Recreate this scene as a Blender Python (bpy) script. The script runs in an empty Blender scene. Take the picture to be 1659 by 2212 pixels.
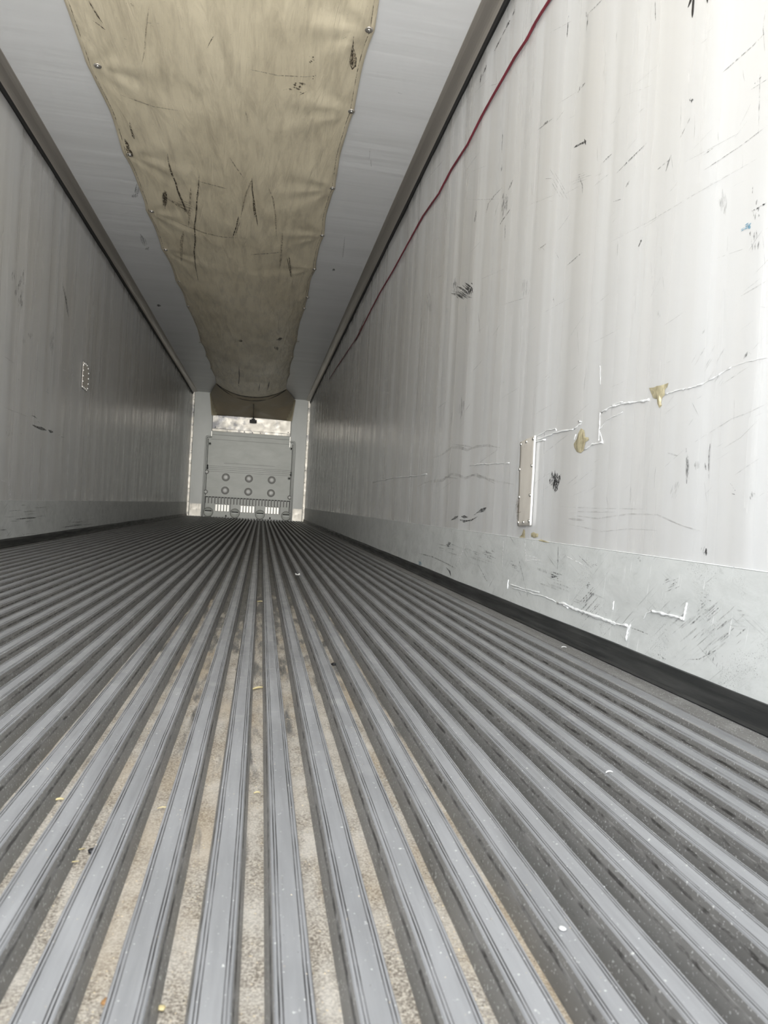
import bpy, bmesh, math, random
from math import sin, cos, pi, radians, sqrt, exp, floor as ffloor
from mathutils import Vector, Matrix, noise
random.seed(7)
S = bpy.context.scene
C = S.collection

# ---------------------------------------------------------------- camera
F = 1533.0                                    # focal length in pixels of the 1659 x 2212 frame
CAM = Vector((.3126, 0.0, .3179))
yaw, pitch, roll = .17145, -.00398, .05599
fwd = Vector((sin(yaw)*cos(pitch), cos(yaw)*cos(pitch), sin(pitch)))
r0 = Vector((cos(yaw), -sin(yaw), 0)); u0 = r0.cross(fwd)
RT = r0*cos(roll) + u0*sin(roll); UP = -r0*sin(roll) + u0*cos(roll)
cam = bpy.data.cameras.new('camera'); camo = bpy.data.objects.new('camera', cam); C.objects.link(camo)
camo.matrix_world = Matrix(((RT.x, UP.x, -fwd.x, CAM.x), (RT.y, UP.y, -fwd.y, CAM.y), (RT.z, UP.z, -fwd.z, CAM.z), (0, 0, 0, 1)))
cam.sensor_fit = 'VERTICAL'; cam.sensor_height = 36; cam.lens = F/2212*36
cam.clip_start = .02; cam.clip_end = 200
cam.dof.use_dof = True; cam.dof.focus_distance = 2.6; cam.dof.aperture_fstop = 11
S.camera = camo

# ---------------------------------------------------------------- light
w = bpy.data.worlds.new('sky'); S.world = w; w.use_nodes = True
nt = w.node_tree; nt.nodes.clear()
tc = nt.nodes.new('ShaderNodeTexCoord'); sep = nt.nodes.new('ShaderNodeSeparateXYZ')
rp = nt.nodes.new('ShaderNodeValToRGB'); bg = nt.nodes.new('ShaderNodeBackground'); wo = nt.nodes.new('ShaderNodeOutputWorld')
mr = nt.nodes.new('ShaderNodeMapRange'); mr.inputs['From Min'].default_value = -1; mr.inputs['From Max'].default_value = 1
nt.links.new(tc.outputs['Generated'], sep.inputs[0]); nt.links.new(sep.outputs['Z'], mr.inputs['Value'])
nt.links.new(mr.outputs[0], rp.inputs[0]); nt.links.new(rp.outputs[0], bg.inputs['Color']); nt.links.new(bg.outputs[0], wo.inputs[0])
e = rp.color_ramp.elements
e[0].position = .0; e[0].color = (2.1, 2.08, 2.04, 1)
e[1].position = .47; e[1].color = (2.1, 2.08, 2.02, 1)
for p_, c_ in ((.49, (.9, .9, .88, 1)), (.56, (.9, .91, .92, 1)), (.75, (1.2, 1.26, 1.34, 1)), (1.0, (1.5, 1.6, 1.72, 1))):
    n_ = e.new(p_); n_.color = c_
mrx = nt.nodes.new('ShaderNodeMapRange')          # sky strength raised toward the right, added to brighten the left wall
for k_, v_ in (('From Min', -1), ('From Max', 1), ('To Min', 5.0), ('To Max', 7.6)): mrx.inputs[k_].default_value = v_
nt.links.new(sep.outputs['X'], mrx.inputs['Value']); nt.links.new(mrx.outputs[0], bg.inputs['Strength'])
sl = bpy.data.lights.new('sun', 'SUN'); slo = bpy.data.objects.new('sun', sl); C.objects.link(slo)
sl.energy = 2.3; sl.angle = radians(16); sl.color = (1.0, .97, .93)
slo.rotation_euler = Vector((.012, 1, -.03)).to_track_quat('-Z', 'Y').to_euler()
slo.location = (0, -6, 2)
S.view_settings.view_transform = 'Standard'; S.view_settings.look = 'None'
S.view_settings.exposure = 0.0; S.view_settings.gamma = 1.0; S.view_settings.use_curve_mapping = False
S.cycles.max_bounces = 14; S.cycles.diffuse_bounces = 10; S.cycles.glossy_bounces = 8
S.cycles.transparent_max_bounces = 12
S.cycles.use_denoising = True
pl = bpy.data.lights.new('doorway_portal', 'AREA'); plo = bpy.data.objects.new('doorway_portal', pl); C.objects.link(plo)
pl.shape = 'RECTANGLE'; pl.size = 2.5; pl.size_y = 2.7; pl.cycles.is_portal = True
Y0 = -.75                                      # open rear doorway
plo.location = (0, Y0+.01, 1.27); plo.rotation_euler = (radians(90), 0, 0)

# ---------------------------------------------------------------- dimensions
W = 1.245; H = 2.533; ZC = 2.60; D = 15.61; ZT = -.050; GH = .033; ZG = ZT-GH

# ---------------------------------------------------------------- material helper
class M:
    def __init__(s, name, col=(.8, .8, .8), rough=.5, metal=0.0, spec=.5):
        s.m = bpy.data.materials.new(name); s.m.use_nodes = True; s.t = s.m.node_tree
        s.b = s.t.nodes['Principled BSDF']; s.out = s.t.nodes['Material Output']
        s.b.inputs['Base Color'].default_value = (*col, 1); s.b.inputs['Roughness'].default_value = rough
        s.b.inputs['Metallic'].default_value = metal; s.b.inputs['Specular IOR Level'].default_value = spec
    def n(s, k, **kw):
        x = s.t.nodes.new(k)
        for a, v in kw.items(): setattr(x, a, v)
        return x
    def l(s, a, b): s.t.links.new(a, b)
    def coord(s, scale=(1, 1, 1)):
        if not hasattr(s, '_c'): s._c = s.n('ShaderNodeTexCoord')
        mp = s.n('ShaderNodeMapping'); mp.inputs['Scale'].default_value = scale
        s.l(s._c.outputs['Object'], mp.inputs['Vector']); return mp.outputs[0]
    def noise(s, scale, sc=(1, 1, 1), det=4, rough=.55, dist=0.0):
        x = s.n('ShaderNodeTexNoise'); x.inputs['Scale'].default_value = scale; x.inputs['Detail'].default_value = det
        x.inputs['Roughness'].default_value = rough; x.inputs['Distortion'].default_value = dist
        s.l(s.coord(sc), x.inputs['Vector']); return x.outputs['Fac']
    def ramp(s, fac, stops):
        x = s.n('ShaderNodeValToRGB'); el = x.color_ramp.elements
        for i, (p, c) in enumerate(stops):
            if not isinstance(c, tuple): c = (c, c, c)
            q = el[i] if i < 2 else el.new(p)
            q.position = p; q.color = (*c, 1)
        s.l(fac, x.inputs[0]); return x.outputs[0]
    def rng(s, v, a, b, c=0.0, d=1.0):
        x = s.n('ShaderNodeMapRange'); s.l(v, x.inputs['Value'])
        for k, q in (('From Min', a), ('From Max', b), ('To Min', c), ('To Max', d)): x.inputs[k].default_value = q
        return x.outputs[0]
    def mix(s, f, a, b, mode='MIX'):
        x = s.n('ShaderNodeMix', data_type='RGBA', blend_type=mode)
        for sock, v in ((x.inputs[0], f), (x.inputs[6], a), (x.inputs[7], b)):
            if hasattr(v, 'is_linked'): s.l(v, sock)
            else: sock.default_value = v if isinstance(v, (int, float)) else (*v, 1)
        return x.outputs[2]
    def math(s, op, a, b=0.0):
        x = s.n('ShaderNodeMath', operation=op)
        for i, v in enumerate((a, b)):
            if hasattr(v, 'is_linked'): s.l(v, x.inputs[i])
            else: x.inputs[i].default_value = v
        return x.outputs[0]
    def base(s, c): s.l(c, s.b.inputs['Base Color'])
    def rough(s, c): s.l(c, s.b.inputs['Roughness'])
    def bump(s, h, strength=.3, dist=.002):
        x = s.n('ShaderNodeBump'); x.inputs['Strength'].default_value = strength; x.inputs['Distance'].default_value = dist
        if hasattr(s, '_b'): s.l(s._b, x.inputs['Normal'])
        s._b = x.outputs[0]; s.l(h, x.inputs['Height']); s.l(s._b, s.b.inputs['Normal'])
    def xyz(s):
        x = s.n('ShaderNodeSeparateXYZ'); s.l(s.coord(), x.inputs[0]); return x.outputs

def marks_mat(name, col, lo=.35, hi=.6, scale=90, sc=(1, 1, 1), amax=1.0, rough=.6):
    m = M(name, col, rough)
    a = m.rng(m.noise(scale, sc, 5, .65), lo, hi, 0, amax)
    m.l(a, m.b.inputs['Alpha']); return m.m

# walls
mw = M('white_wall_liner', (.76, .76, .74), .34)
st = mw.noise(1, (1, 5.5, .05), 2, .45)
fine = mw.noise(1, (1, 30, .35), 3, .5)
c1 = mw.mix(mw.rng(st, .36, .64), (.625, .63, .632), (.55, .546, .535))  # streaky dirt, plus painted bands imitating shading of the lining's waves
c2 = mw.mix(mw.rng(fine, .40, .75, 0, .20), c1, (.50, .49, .475))
spk = mw.noise(260, (1, 1, 1), 2, .5)
mw.base(mw.mix(mw.rng(spk, .70, .78, 0, .5), c2, (.50, .50, .49)))
mw.rough(mw.rng(mw.noise(1, (1, 6, .15), 3),   .3, .7, .20, .36))
mw.bump(mw.noise(1, (1, 6.5, .10), 2, .4), .34, .016)
mw.bump(mw.noise(30, (1, 1, 1), 4, .6), .05, .002)
WALL = mw.m
# scuffed lower band
mk = M('scuffed_kick_band', (.66, .68, .66), .5)
a1 = mk.noise(1, (1, 14, 30), 6, .7, 1.2)
a2 = mk.noise(7, (1, 1, 1.6), 6, .7, .6)
a3 = mk.noise(420, (1, 1, 1), 2, .6)
c1 = mk.mix(mk.rng(a2, .42, .72, 0, .8), (.60, .615, .605), (.47, .485, .475))
c1 = mk.mix(mk.rng(a1, .60, .72, 0, .45), c1, (.36, .38, .37))
# crossed fine scratches
for rot, k in ((38, 3), (-24, 5), (80, 7)):
    wv = mk.n('ShaderNodeTexNoise'); mp = mk.n('ShaderNodeMapping'); mp.inputs['Rotation'].default_value = (radians(rot), 0, 0)
    mp2 = mk.n('ShaderNodeMapping'); mp2.inputs['Scale'].default_value = (1, 5, 190); mp2.inputs['Location'].default_value = (k, k*3.3, k)
    mk.l(mk.coord(), mp.inputs[0]); mk.l(mp.outputs[0], mp2.inputs[0]); mk.l(mp2.outputs[0], wv.inputs['Vector'])
    wv.inputs['Scale'].default_value = 1; wv.inputs['Detail'].default_value = 3
    msk = mk.math('MULTIPLY', mk.rng(wv.outputs['Fac'], .63, .70), mk.rng(mk.noise(5+k, (1, 1, 1.5), 3), .50, .62))
    c1 = mk.mix(mk.math('MULTIPLY', msk, .75), c1, (.20, .21, .205) if rot != 80 else (.85, .85, .85))
c1 = mk.mix(mk.math('MULTIPLY', mk.rng(a3, .60, .68), mk.rng(mk.noise(9, (1, 1, 1), 3), .54, .64)), c1, (.22, .23, .22))
mk.base(c1); mk.rough(mk.rng(a2, .3, .7, .38, .6)); mk.bump(a2, .3, .004); mk.bump(mk.noise(160), .12, .001)
KICK = mk.m
# ceiling
mc = M('ceiling_liner', (.72, .73, .74), .38)
mc.base(mc.mix(mc.rng(mc.noise(1, (.7, 5, 1), 3), .35, .7), (.78, .785, .79), (.72, .725, .725)))
mc.bump(mc.noise(1, (.6, 12, 1), 2), .3, .008); mc.bump(mc.noise(160), .06, .001)
CEIL = mc.m
# metals
mt = M('dull_aluminium_trim', (.42, .39, .35), .36, .6); mt.rough(mt.rng(mt.noise(1, (60, 2, 60), 3), .3, .7, .28, .46)); TRIM = mt.m
RUB = M('black_rubber', (.012, .012, .012), .45)
RUB.rough(RUB.rng(RUB.noise(1, (30, 4, 60), 4), .3, .7, .38, .62)); RUB.base(RUB.mix(RUB.rng(RUB.noise(1, (20, 3, 40), 5, .7), .45, .75, 0, .8), (.017, .018, .018), (.06, .06, .058))); RUBBER = RUB.m
DARK = M('matt_black', (.008, .008, .008), .6).m

# floor metals
def floor_metal(name, c_a, c_b, ro=(.34, .52), metal=.35):
    m = M(name, c_a, .4, metal)
    worn = m.noise(1, (40, 2.5, 1), 5, .65); bl = m.noise(16, (1, .6, 1), 4, .6)
    c = m.mix(m.rng(worn, .35, .7), c_a, c_b)
    y = m.xyz()[1]
    # whitish worn patches where pallets sat, about one to two metres in
    sc_ = m.math('MULTIPLY', m.rng(m.noise(1, (12, 14, 1), 3), .60, .70), m.math('MULTIPLY', m.rng(y, .7, 1.2), m.rng(y, 3.2, 2.0)))
    c = m.mix(m.math('MULTIPLY', sc_, .35), c, (.40, .40, .39))
    sp = m.noise(230, (1, .8, 1), 2, .5)
    c = m.mix(m.rng(sp, .69, .75, 0, .8), c, (.62, .62, .6))
    sc2 = m.noise(1, (220, 9, 1), 4, .6)
    c = m.mix(m.rng(sc2, .62, .74, 0, .4), c, (.12, .12, .12))
    m.base(c); m.rough(m.rng(bl, .3, .7, ro[0], ro[1])); m.bump(m.noise(70, (1, .35, 1), 4), .15, .0012); return m
RTOP = floor_metal('worn_aluminium_rib', (.29, .294, .302), (.205, .208, .214)).m
GRM = M('grime_line', (.045, .043, .042), .6); GRM.base(GRM.mix(GRM.rng(GRM.noise(1, (90, 7, 1), 5, .7), .42, .60), (.03, .029, .028), (.17, .17, .172))); GRIME = GRM.m
gm = floor_metal('groove_aluminium', (.17, .166, .158), (.11, .107, .10), (.5, .65), .2)
# beige grit lying in the middle grooves near the door
X, Y, Z_ = gm.xyz()
mask = gm.math('MULTIPLY', gm.rng(X, .66, .56), gm.rng(X, -1.0, -.35))
mask = gm.math('MULTIPLY', mask, gm.rng(gm.math('ADD', Y, gm.math('MULTIPLY', gm.noise(1, (17, 1.2, 1), 3), 1.8)), 4.6, 1.5))
pat = gm.rng(gm.math('ADD', gm.noise(1, (40, 5, 1), 5, .6), gm.math('MULTIPLY', mask, .38)), .62, .74)
mask = gm.math('MULTIPLY', gm.rng(mask, .02, .3), pat)
grit = gm.mix(gm.rng(gm.noise(420, (1, 1, 1), 3, .7), .40, .62), (.13, .11, .088), (.50, .455, .385))
grit = gm.mix(gm.rng(gm.noise(28, (1, .5, 1), 4, .6), .40, .68, 0, .6), grit, (.56, .53, .48))
grit = gm.mix(gm.rng(gm.noise(6, (1, .5, 1), 3), .50, .7, 0, .5), grit, (.36, .27, .16))
old = gm.b.inputs['Base Color'].links[0].from_socket
drt = gm.mix(gm.rng(gm.noise(1, (50, 9, 1), 6, .7), .56, .68, 0, .8), old, (.05, .047, .042))
flk = gm.mix(gm.rng(gm.noise(330, (1, 1, 1), 2, .5), .655, .70, 0, .75), drt, (.55, .55, .54))
gm.base(gm.mix(mask, flk, grit))
met = gm.math('SUBTRACT', .2, gm.math('MULTIPLY', mask, .2)); gm.l(met, gm.b.inputs['Metallic'])
gm.bump(gm.noise(380, (1, 1, 1), 3, .7), .5, .0015)
GROOVE = gm.m
ms = floor_metal('rib_side_aluminium', (.235, .230, .221), (.165, .161, .154), (.45, .6), .3)
ms.base(ms.mix(ms.rng(ms.noise(1, (12, 10, 60), 6, .75), .60, .72, 0, .7), ms.b.inputs['Base Color'].links[0].from_socket, (.05, .047, .043)))
ms.base(ms.mix(ms.rng(ms.noise(330, (1, .8, 1), 2, .5), .64, .68, 0, .8), ms.b.inputs['Base Color'].links[0].from_socket, (.60, .60, .59)))
RSIDE = ms.m
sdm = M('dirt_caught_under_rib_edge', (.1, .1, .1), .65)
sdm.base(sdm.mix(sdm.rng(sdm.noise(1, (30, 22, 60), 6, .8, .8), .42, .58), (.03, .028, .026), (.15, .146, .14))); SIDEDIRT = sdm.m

# chute cloth
mf = M('beige_tarp_cloth', (.56, .49, .34), .42)
n1 = mf.noise(3, (1, .5, 1), 5, .6); n2 = mf.noise(1, (14, 2.2, 1), 5, .65, .4)
c = mf.mix(mf.rng(n1, .32, .7), (.84, .75, .56), (.74, .655, .48))
c = mf.mix(mf.rng(n2, .45, .72, 0, .5), c, (.38, .325, .23))
c = mf.mix(mf.rng(mf.noise(90), .66, .74, 0, .45), c, (.30, .25, .18))
mf.base(c); mf.rough(mf.rng(n1, .3, .7, .32, .5))
mf.bump(mf.noise(1, (11, 1.4, 1), 4, .55, .8), .7, .022); mf.bump(mf.noise(9, (1, .6, 1), 4, .6), .35, .010); mf.bump(mf.noise(400, (1, 1, 1), 2), .10, .0008)
CLOTH = mf.m
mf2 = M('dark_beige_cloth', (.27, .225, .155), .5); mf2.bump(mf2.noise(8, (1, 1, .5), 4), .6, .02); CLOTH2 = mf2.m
CLOTHHEM = M('pale_hem_cloth', (.36, .32, .22), .55).m
# bulkhead plastics and metals
mb = M('grey_bulkhead_plastic', (.47, .49, .45), .42)
mb.base(mb.mix(mb.rng(mb.noise(3, (1, 1, 2), 5), .35, .7), (.49, .51, .47), (.42, .44, .40))); mb.bump(mb.noise(20), .08, .004); PLAS = mb.m
mb2 = M('white_front_liner', (.60, .62, .59), .4); mb2.base(mb2.mix(mb2.rng(mb2.noise(2, (1, 1, .5), 4), .35, .7), (.62, .64, .61), (.53, .55, .52))); FRONT = mb2.m
mb3 = M('bright_bare_metal', (.78, .75, .68), .30, .9)
mb3.base(mb3.mix(mb3.rng(mb3.noise(1, (7, 1, 5), 5, .65, .5), .52, .68), (.72, .69, .62), (.30, .30, .30))); mb3.bump(mb3.noise(6, (1, 1, 1), 4), .3, .01)
mb3.rough(mb3.rng(mb3.noise(9), .3, .7, .46, .62)); BRIGHT = mb3.m
mb4 = M('stained_bare_metal', (.8, .77, .7), .5, .9)
mb4.base(mb4.mix(mb4.rng(mb4.math('SUBTRACT', mb4.noise(1, (4, 1, 5), 4, .6, .5), mb4.math('MULTIPLY', mb4.xyz()[0], .22)), .48, .70), (.72, .69, .62), (.30, .30, .31)))
mb4.rough(mb4.rng(mb4.noise(9), .3, .7, .46, .58)); mb4.bump(mb4.noise(6), .2, .01); STAINED = mb4.m
LOUV = M('pale_vent_slat', (.92, .90, .84), .48, .55).m
BLACK = M('black_gap_shade', (.006, .006, .006), .8).m  # flat black put in for the dark inside slots and gaps
DIMPLE = M('pale_dimple_plastic', (.80, .81, .78), .4).m
DIMR = M('dark_dimple_ring', (.22, .22, .205), .5).m
STEEL = M('rivet_steel', (.62, .61, .58), .28, .9).m
mp_ = M('riveted_patch_metal', (.58, .55, .50), .45, .05); mp_.base(mp_.mix(mp_.rng(mp_.noise(1, (1, 25, 8), 5), .4, .75, 0, .6), (.62, .585, .53), (.50, .46, .41))); PATCH = mp_.m
EDGE = M('bright_cut_edge', (.88, .88, .86), .35, .2).m
SEAL = M('white_sealant', (.76, .77, .77), .38); SEAL.bump(SEAL.noise(120), .8, .004); SEALM = SEAL.m
ADH = M('olive_dried_adhesive', (.42, .37, .23), .42); ADH.base(ADH.mix(ADH.rng(ADH.noise(60, (1, 1, .4), 5, .7), .42, .65), (.50, .45, .30), (.27, .235, .15))); ADH.bump(ADH.noise(50), .6, .004); ADHM = ADH.m
REDM = M('dark_red_cord', (.165, .022, .035), .5).m
INK = M('black_marker_ink', (.012, .012, .014), .4).m
SC_DARK = marks_mat('black_rub_mark', (.025, .025, .025), .42, .56, 170, (1, 1, .6), .95)
SC_MID = marks_mat('grey_rub_mark', (.12, .12, .12), .42, .62, 120, (1, 1, .5), .65)
SC_SOFT = marks_mat('faint_grey_rub_mark', (.38, .38, .38), .38, .68, 60, (1, 1, .5), .42)
SC_FAINT = marks_mat('very_faint_rub_mark', (.40, .39, .38), .30, .75, 30, (1, 1, .5), .45)
SC_BROWN = marks_mat('brown_rub_mark', (.16, .11, .07), .40, .60, 120, (1, 1, .6), .7)
SC_BLUE = marks_mat('blue_paint_mark', (.12, .30, .42), .35, .6, 110, (1, 1, 1), .8)
SC_WHITE = marks_mat('white_scratch', (.88, .88, .88), .36, .55, 120, (1, 1, 1), .8)
CH_DARK = marks_mat('dark_cloth_stain', (.055, .040, .025), .38, .55, 110, (1, .4, 1), .9)
CH_SOFT = marks_mat('faint_cloth_stain', (.16, .12, .075), .38, .62, 80, (1, .4, 1), .55)

# ---------------------------------------------------------------- geometry helpers
def smooth(me, ang=None):
    for p in me.polygons: p.use_smooth = True
def link(name, me, mats, parent=None, kind=None):
    o = bpy.data.objects.new(name, me); C.objects.link(o)
    for m in (mats if isinstance(mats, (list, tuple)) else [mats]): me.materials.append(m)
    if parent: o.parent = parent
    if kind: o['kind'] = kind
    return o
def mesh(name, vs, fs, mats, parent=None, kind=None, sm=False, mi=None):
    me = bpy.data.meshes.new(name); me.from_pydata([tuple(v) for v in vs], [], fs); me.update()
    o = link(name, me, mats, parent, kind)
    if sm: smooth(me)
    if mi:
        for p, i in zip(me.polygons, mi): p.material_index = i
    return o
def frombm(name, bm, mats, parent=None, kind=None, sm=False):
    bmesh.ops.recalc_face_normals(bm, faces=bm.faces)
    me = bpy.data.meshes.new(name); bm.to_mesh(me); bm.free()
    o = link(name, me, mats, parent, kind)
    if sm: smooth(me)
    return o
def addbox(bm, a, b, bev=0.0):
    x0, y0, z0 = a; x1, y1, z1 = b
    r = bmesh.ops.create_cube(bm, size=1)
    for v in r['verts']:
        v.co = Vector(((x0+x1)/2+v.co.x*(x1-x0), (y0+y1)/2+v.co.y*(y1-y0), (z0+z1)/2+v.co.z*(z1-z0)))
    if bev:
        es = list({e_ for v in r['verts'] for e_ in v.link_edges})
        bmesh.ops.bevel(bm, geom=es, offset=bev, segments=2, affect='EDGES')
def lathe(bm, prof, c, axis, seg=16):
    """prof: list of (radius, height along axis)"""
    axis = Vector(axis).normalized(); t = axis.orthogonal().normalized(); s = axis.cross(t); rings = []
    for r_, h_ in prof:
        if r_ < 1e-6: rings.append([bm.verts.new(Vector(c)+axis*h_)])
        else: rings.append([bm.verts.new(Vector(c)+axis*h_+(t*cos(2*pi*i/seg)+s*sin(2*pi*i/seg))*r_) for i in range(seg)])
    for A, B in zip(rings, rings[1:]):
        for i in range(seg):
            j = (i+1) % seg
            if len(A) == 1 and len(B) == 1: continue
            if len(A) == 1: bm.faces.new((A[0], B[i], B[j]))
            elif len(B) == 1: bm.faces.new((A[i], A[j], B[0]))
            else: bm.faces.new((A[i], A[j], B[j], B[i]))
def tube(bm, pts, r_, seg=8):
    pts = [Vector(p) for p in pts]; rings = []
    for i, p in enumerate(pts):
        d = (pts[min(i+1, len(pts)-1)]-pts[max(i-1, 0)]).normalized()
        t = d.cross(Vector((.13, .2, 1))).normalized(); s = d.cross(t)
        rr = r_(i) if callable(r_) else r_
        rings.append([bm.verts.new(p+(t*cos(2*pi*k/seg)+s*sin(2*pi*k/seg))*rr) for k in range(seg)])
    for A, B in zip(rings, rings[1:]):
        for k in range(seg): bm.faces.new((A[k], A[(k+1) % seg], B[(k+1) % seg], B[k]))
    bm.faces.new(rings[0]); bm.faces.new(rings[-1][::-1])
def thing(name, loc, label, cat, group=None):
    o = bpy.data.objects.new(name, None); C.objects.link(o); o.location = loc; o.empty_display_size = .05
    o['label'] = label; o['category'] = cat
    if group: o['group'] = group
    return o
def tag(o, label, cat, group=None):
    o['label'] = label; o['category'] = cat
    if group: o['group'] = group
    return o
def under(o, parent):                       # parent keeping the world place
    o.parent = parent; o.matrix_parent_inverse = Matrix.Translation(-parent.location); return o

# ---------------------------------------------------------------- surfaces of the place as functions
def nz(x, y, z): return noise.noise(Vector((x, y, z)))
def wall_off(side, y, z):                   # how far the lining bulges into the trailer
    a = .0036*nz(side*9.1, y*2.6, z*.10) + .0014*nz(side*5.7, y*7.5, z*.12) + .0016*nz(side*2.2, y*.9, z*.8)
    return a*min(1, max(0, (y+.3)/.6))
GRL = [(211, 143), (281, 335), (328, 457), (358, 540), (388, 608), (407, 662), (433, 740), (447, 770), (457, 797)]
GRR = [(797, 65), (759, 241), (718, 407), (696, 509), (679, 582), (664, 643), (657, 667), (643, 738), (630, 772), (624, 808)]
def ray(px, py): return fwd + RT*((px-829.5)/F) - UP*((py-1106)/F)
def on_plane(px, py, ax, v):
    d = ray(px, py); return CAM + d*((v-CAM[ax])/d[ax])
CE = 14.25                                  # where the long chute ends and its collar begins
def gys(L): return [on_plane(x, y, 2, ZC-.012).y for x, y in L]
YL, YR = gys(GRL), gys(GRR)
YL = [1.1, 2.05]+YL+[CE]; YR = [1.0, 1.9, 2.6]+YR+[CE]
YL.sort(); YR.sort()
def scal(ys, y):
    for a, b in zip(ys, ys[1:]):
        if a <= y <= b: t = (y-a)/(b-a); return sin(pi*t)**.8*min(1, (b-a)/.9)
    return .3
def hw(side, y): return (.712 if side > 0 else .725) - (.030 if side > 0 else .040)*min(1, max(0, (y-6.5)/2.5)) - .022*scal(YR if side > 0 else YL, y) + .006*nz(side*3, y*3, 0) + .05*max(0, 1-abs(y-3.0)/2.0)*.25
def sagS(y): return .07 + .15*min(1, max(0, (y-3)/10))**1.5
def chute_z(x, y):
    u_ = x/hw(1 if x > 0 else -1, y)
    u_ = max(-1, min(1, u_))
    z = ZC-.006 - sagS(y)*(1-u_*u_)**.9
    f = 0
    for ys, s in ((YL, -1), (YR, 1)):       # folds fanning out of every fixing
        for g in ys:
            dx = (x-s*.71); dy = y-g; d = sqrt(dx*dx+dy*dy)
            if d < .7:
                an = math.atan2(dy, -s*dx)
                f += .010*min(1, d/.12)*exp(-d/.22)*cos(an*7+g*3)
    z += min(0, f) if abs(u_) > .985 else f*(1-abs(u_)**12)
    z += (.010*nz(x*2.2, y*1.0, 3.3)+.006*nz(x*6, y*2.6, 8.8))*(1-u_**8)
    return min(z, ZC-.003)

def at(px, py, surf):
    """the point of a surface of the place that is seen at a pixel of the photograph"""
    if surf == 'R':
        p = on_plane(px, py, 0, W)
        for _ in range(3): p = on_plane(px, py, 0, W-wall_off(1, p.y, p.z)-(.0032 if p.z < .243 else 0)-.0010)
    elif surf == 'L':
        p = on_plane(px, py, 0, -W)
        for _ in range(3): p = on_plane(px, py, 0, -W+wall_off(-1, p.y, p.z)+(.0032 if p.z < .243 else 0)+.0010)
    elif surf == 'C': p = on_plane(px, py, 2, ZC-.001)
    elif surf == 'T':
        p = on_plane(px, py, 2, ZC-.08)
        for _ in range(8): p = on_plane(px, py, 2, chute_z(p.x, p.y)-.0035)
    elif surf == 'G': p = on_plane(px, py, 2, ZG+.002)
    elif surf == 'F': p = on_plane(px, py, 2, ZT+.001)
    return p

def strokes(name, mat, surf, items, parent, jit=.15, kind=None, raise_=0.0):
    """items: (polyline in photo pixels, width in pixels); flat marks that lie on the surface"""
    vs = []; fs = []
    for pts, wd in items:
        P2 = []
        for a, b in zip(pts, pts[1:]):
            n_ = max(1, int(math.hypot(b[0]-a[0], b[1]-a[1])/7))
            for i in range(n_): P2.append((a[0]+(b[0]-a[0])*i/n_, a[1]+(b[1]-a[1])*i/n_))
        P2.append(pts[-1]); n_ = len(P2)
        if n_ < 2: continue
        base = len(vs)
        for i, (x, y) in enumerate(P2):
            a = P2[max(0, i-1)]; b = P2[min(n_-1, i+1)]
            dx, dy = b[0]-a[0], b[1]-a[1]; L = math.hypot(dx, dy) or 1
            t = i/(n_-1); prof = max(.18, min(1, 4*t+.2, 4*(1-t)+.2))*(1+random.uniform(-jit, jit)*2)
            h_ = wd/2*prof; jx = random.uniform(-jit, jit)*wd*.4
            nx, ny = -dy/L, dx/L
            vs.append(at(x+nx*(h_+jx), y+ny*(h_+jx), surf)); vs.append(at(x-nx*(h_-jx), y-ny*(h_-jx), surf))
        for i in range(n_-1): k = base+2*i; fs.append((k, k+1, k+3, k+2))
    o = mesh(name, vs, fs, mat, parent)
    if kind: o['kind'] = kind
    return o
def smear(cx, cy, w_, h_, ang, n_, wd, ln=None):
    """a bundle of short parallel strokes filling an ellipse of the photograph"""
    out = []; a = radians(ang); d = (cos(a), sin(a)); q = (-sin(a), cos(a))
    for i in range(n_):
        v = (i+.5)/n_*2-1 + random.uniform(-.1, .1)
        half = (ln or w_)/2*sqrt(max(.05, 1-v*v))*random.uniform(.6, 1)
        o_ = random.uniform(-.25, .25)*w_*.5 if ln is None else random.uniform(-.5, .5)*(w_-ln)
        mx, my = cx+q[0]*v*h_/2+d[0]*o_, cy+q[1]*v*h_/2+d[1]*o_
        out.append(([(mx-d[0]*half, my-d[1]*half), (mx+random.uniform(-1, 1), my+random.uniform(-1, 1)), (mx+d[0]*half, my+d[1]*half)], wd*random.uniform(.6, 1.3)))
    return out

# ---------------------------------------------------------------- structure: walls
def ygrid(y0, y1):
    ys = []; y = y0
    while y < y1: ys.append(y); y += .025 if y < 6 else .05
    ys.append(y1); return ys
def wall(side, name):
    ys = ygrid(Y0, D); zs = [ZT-.08, .1, .2, .24, .4, .6, .8, 1, 1.25, 1.5, 1.75, 2, 2.25, 2.45, H+.02]
    vs = []; fs = []
    for y in ys:
        for z in zs: vs.append((side*(W-wall_off(side, y, z)), y, z))
    n_ = len(zs)
    for i in range(len(ys)-1):
        for j in range(n_-1):
            k = i*n_+j; f = (k, k+1, k+n_+1, k+n_); fs.append(f if side > 0 else f[::-1])
    o = mesh(name, vs, fs, WALL, None, 'structure', True)
    s = o.modifiers.new('thickness', 'SOLIDIFY'); s.thickness = .05; s.offset = -1
    return o
wr = wall(1, 'wall_right'); wl = wall(-1, 'wall_left')
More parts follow.
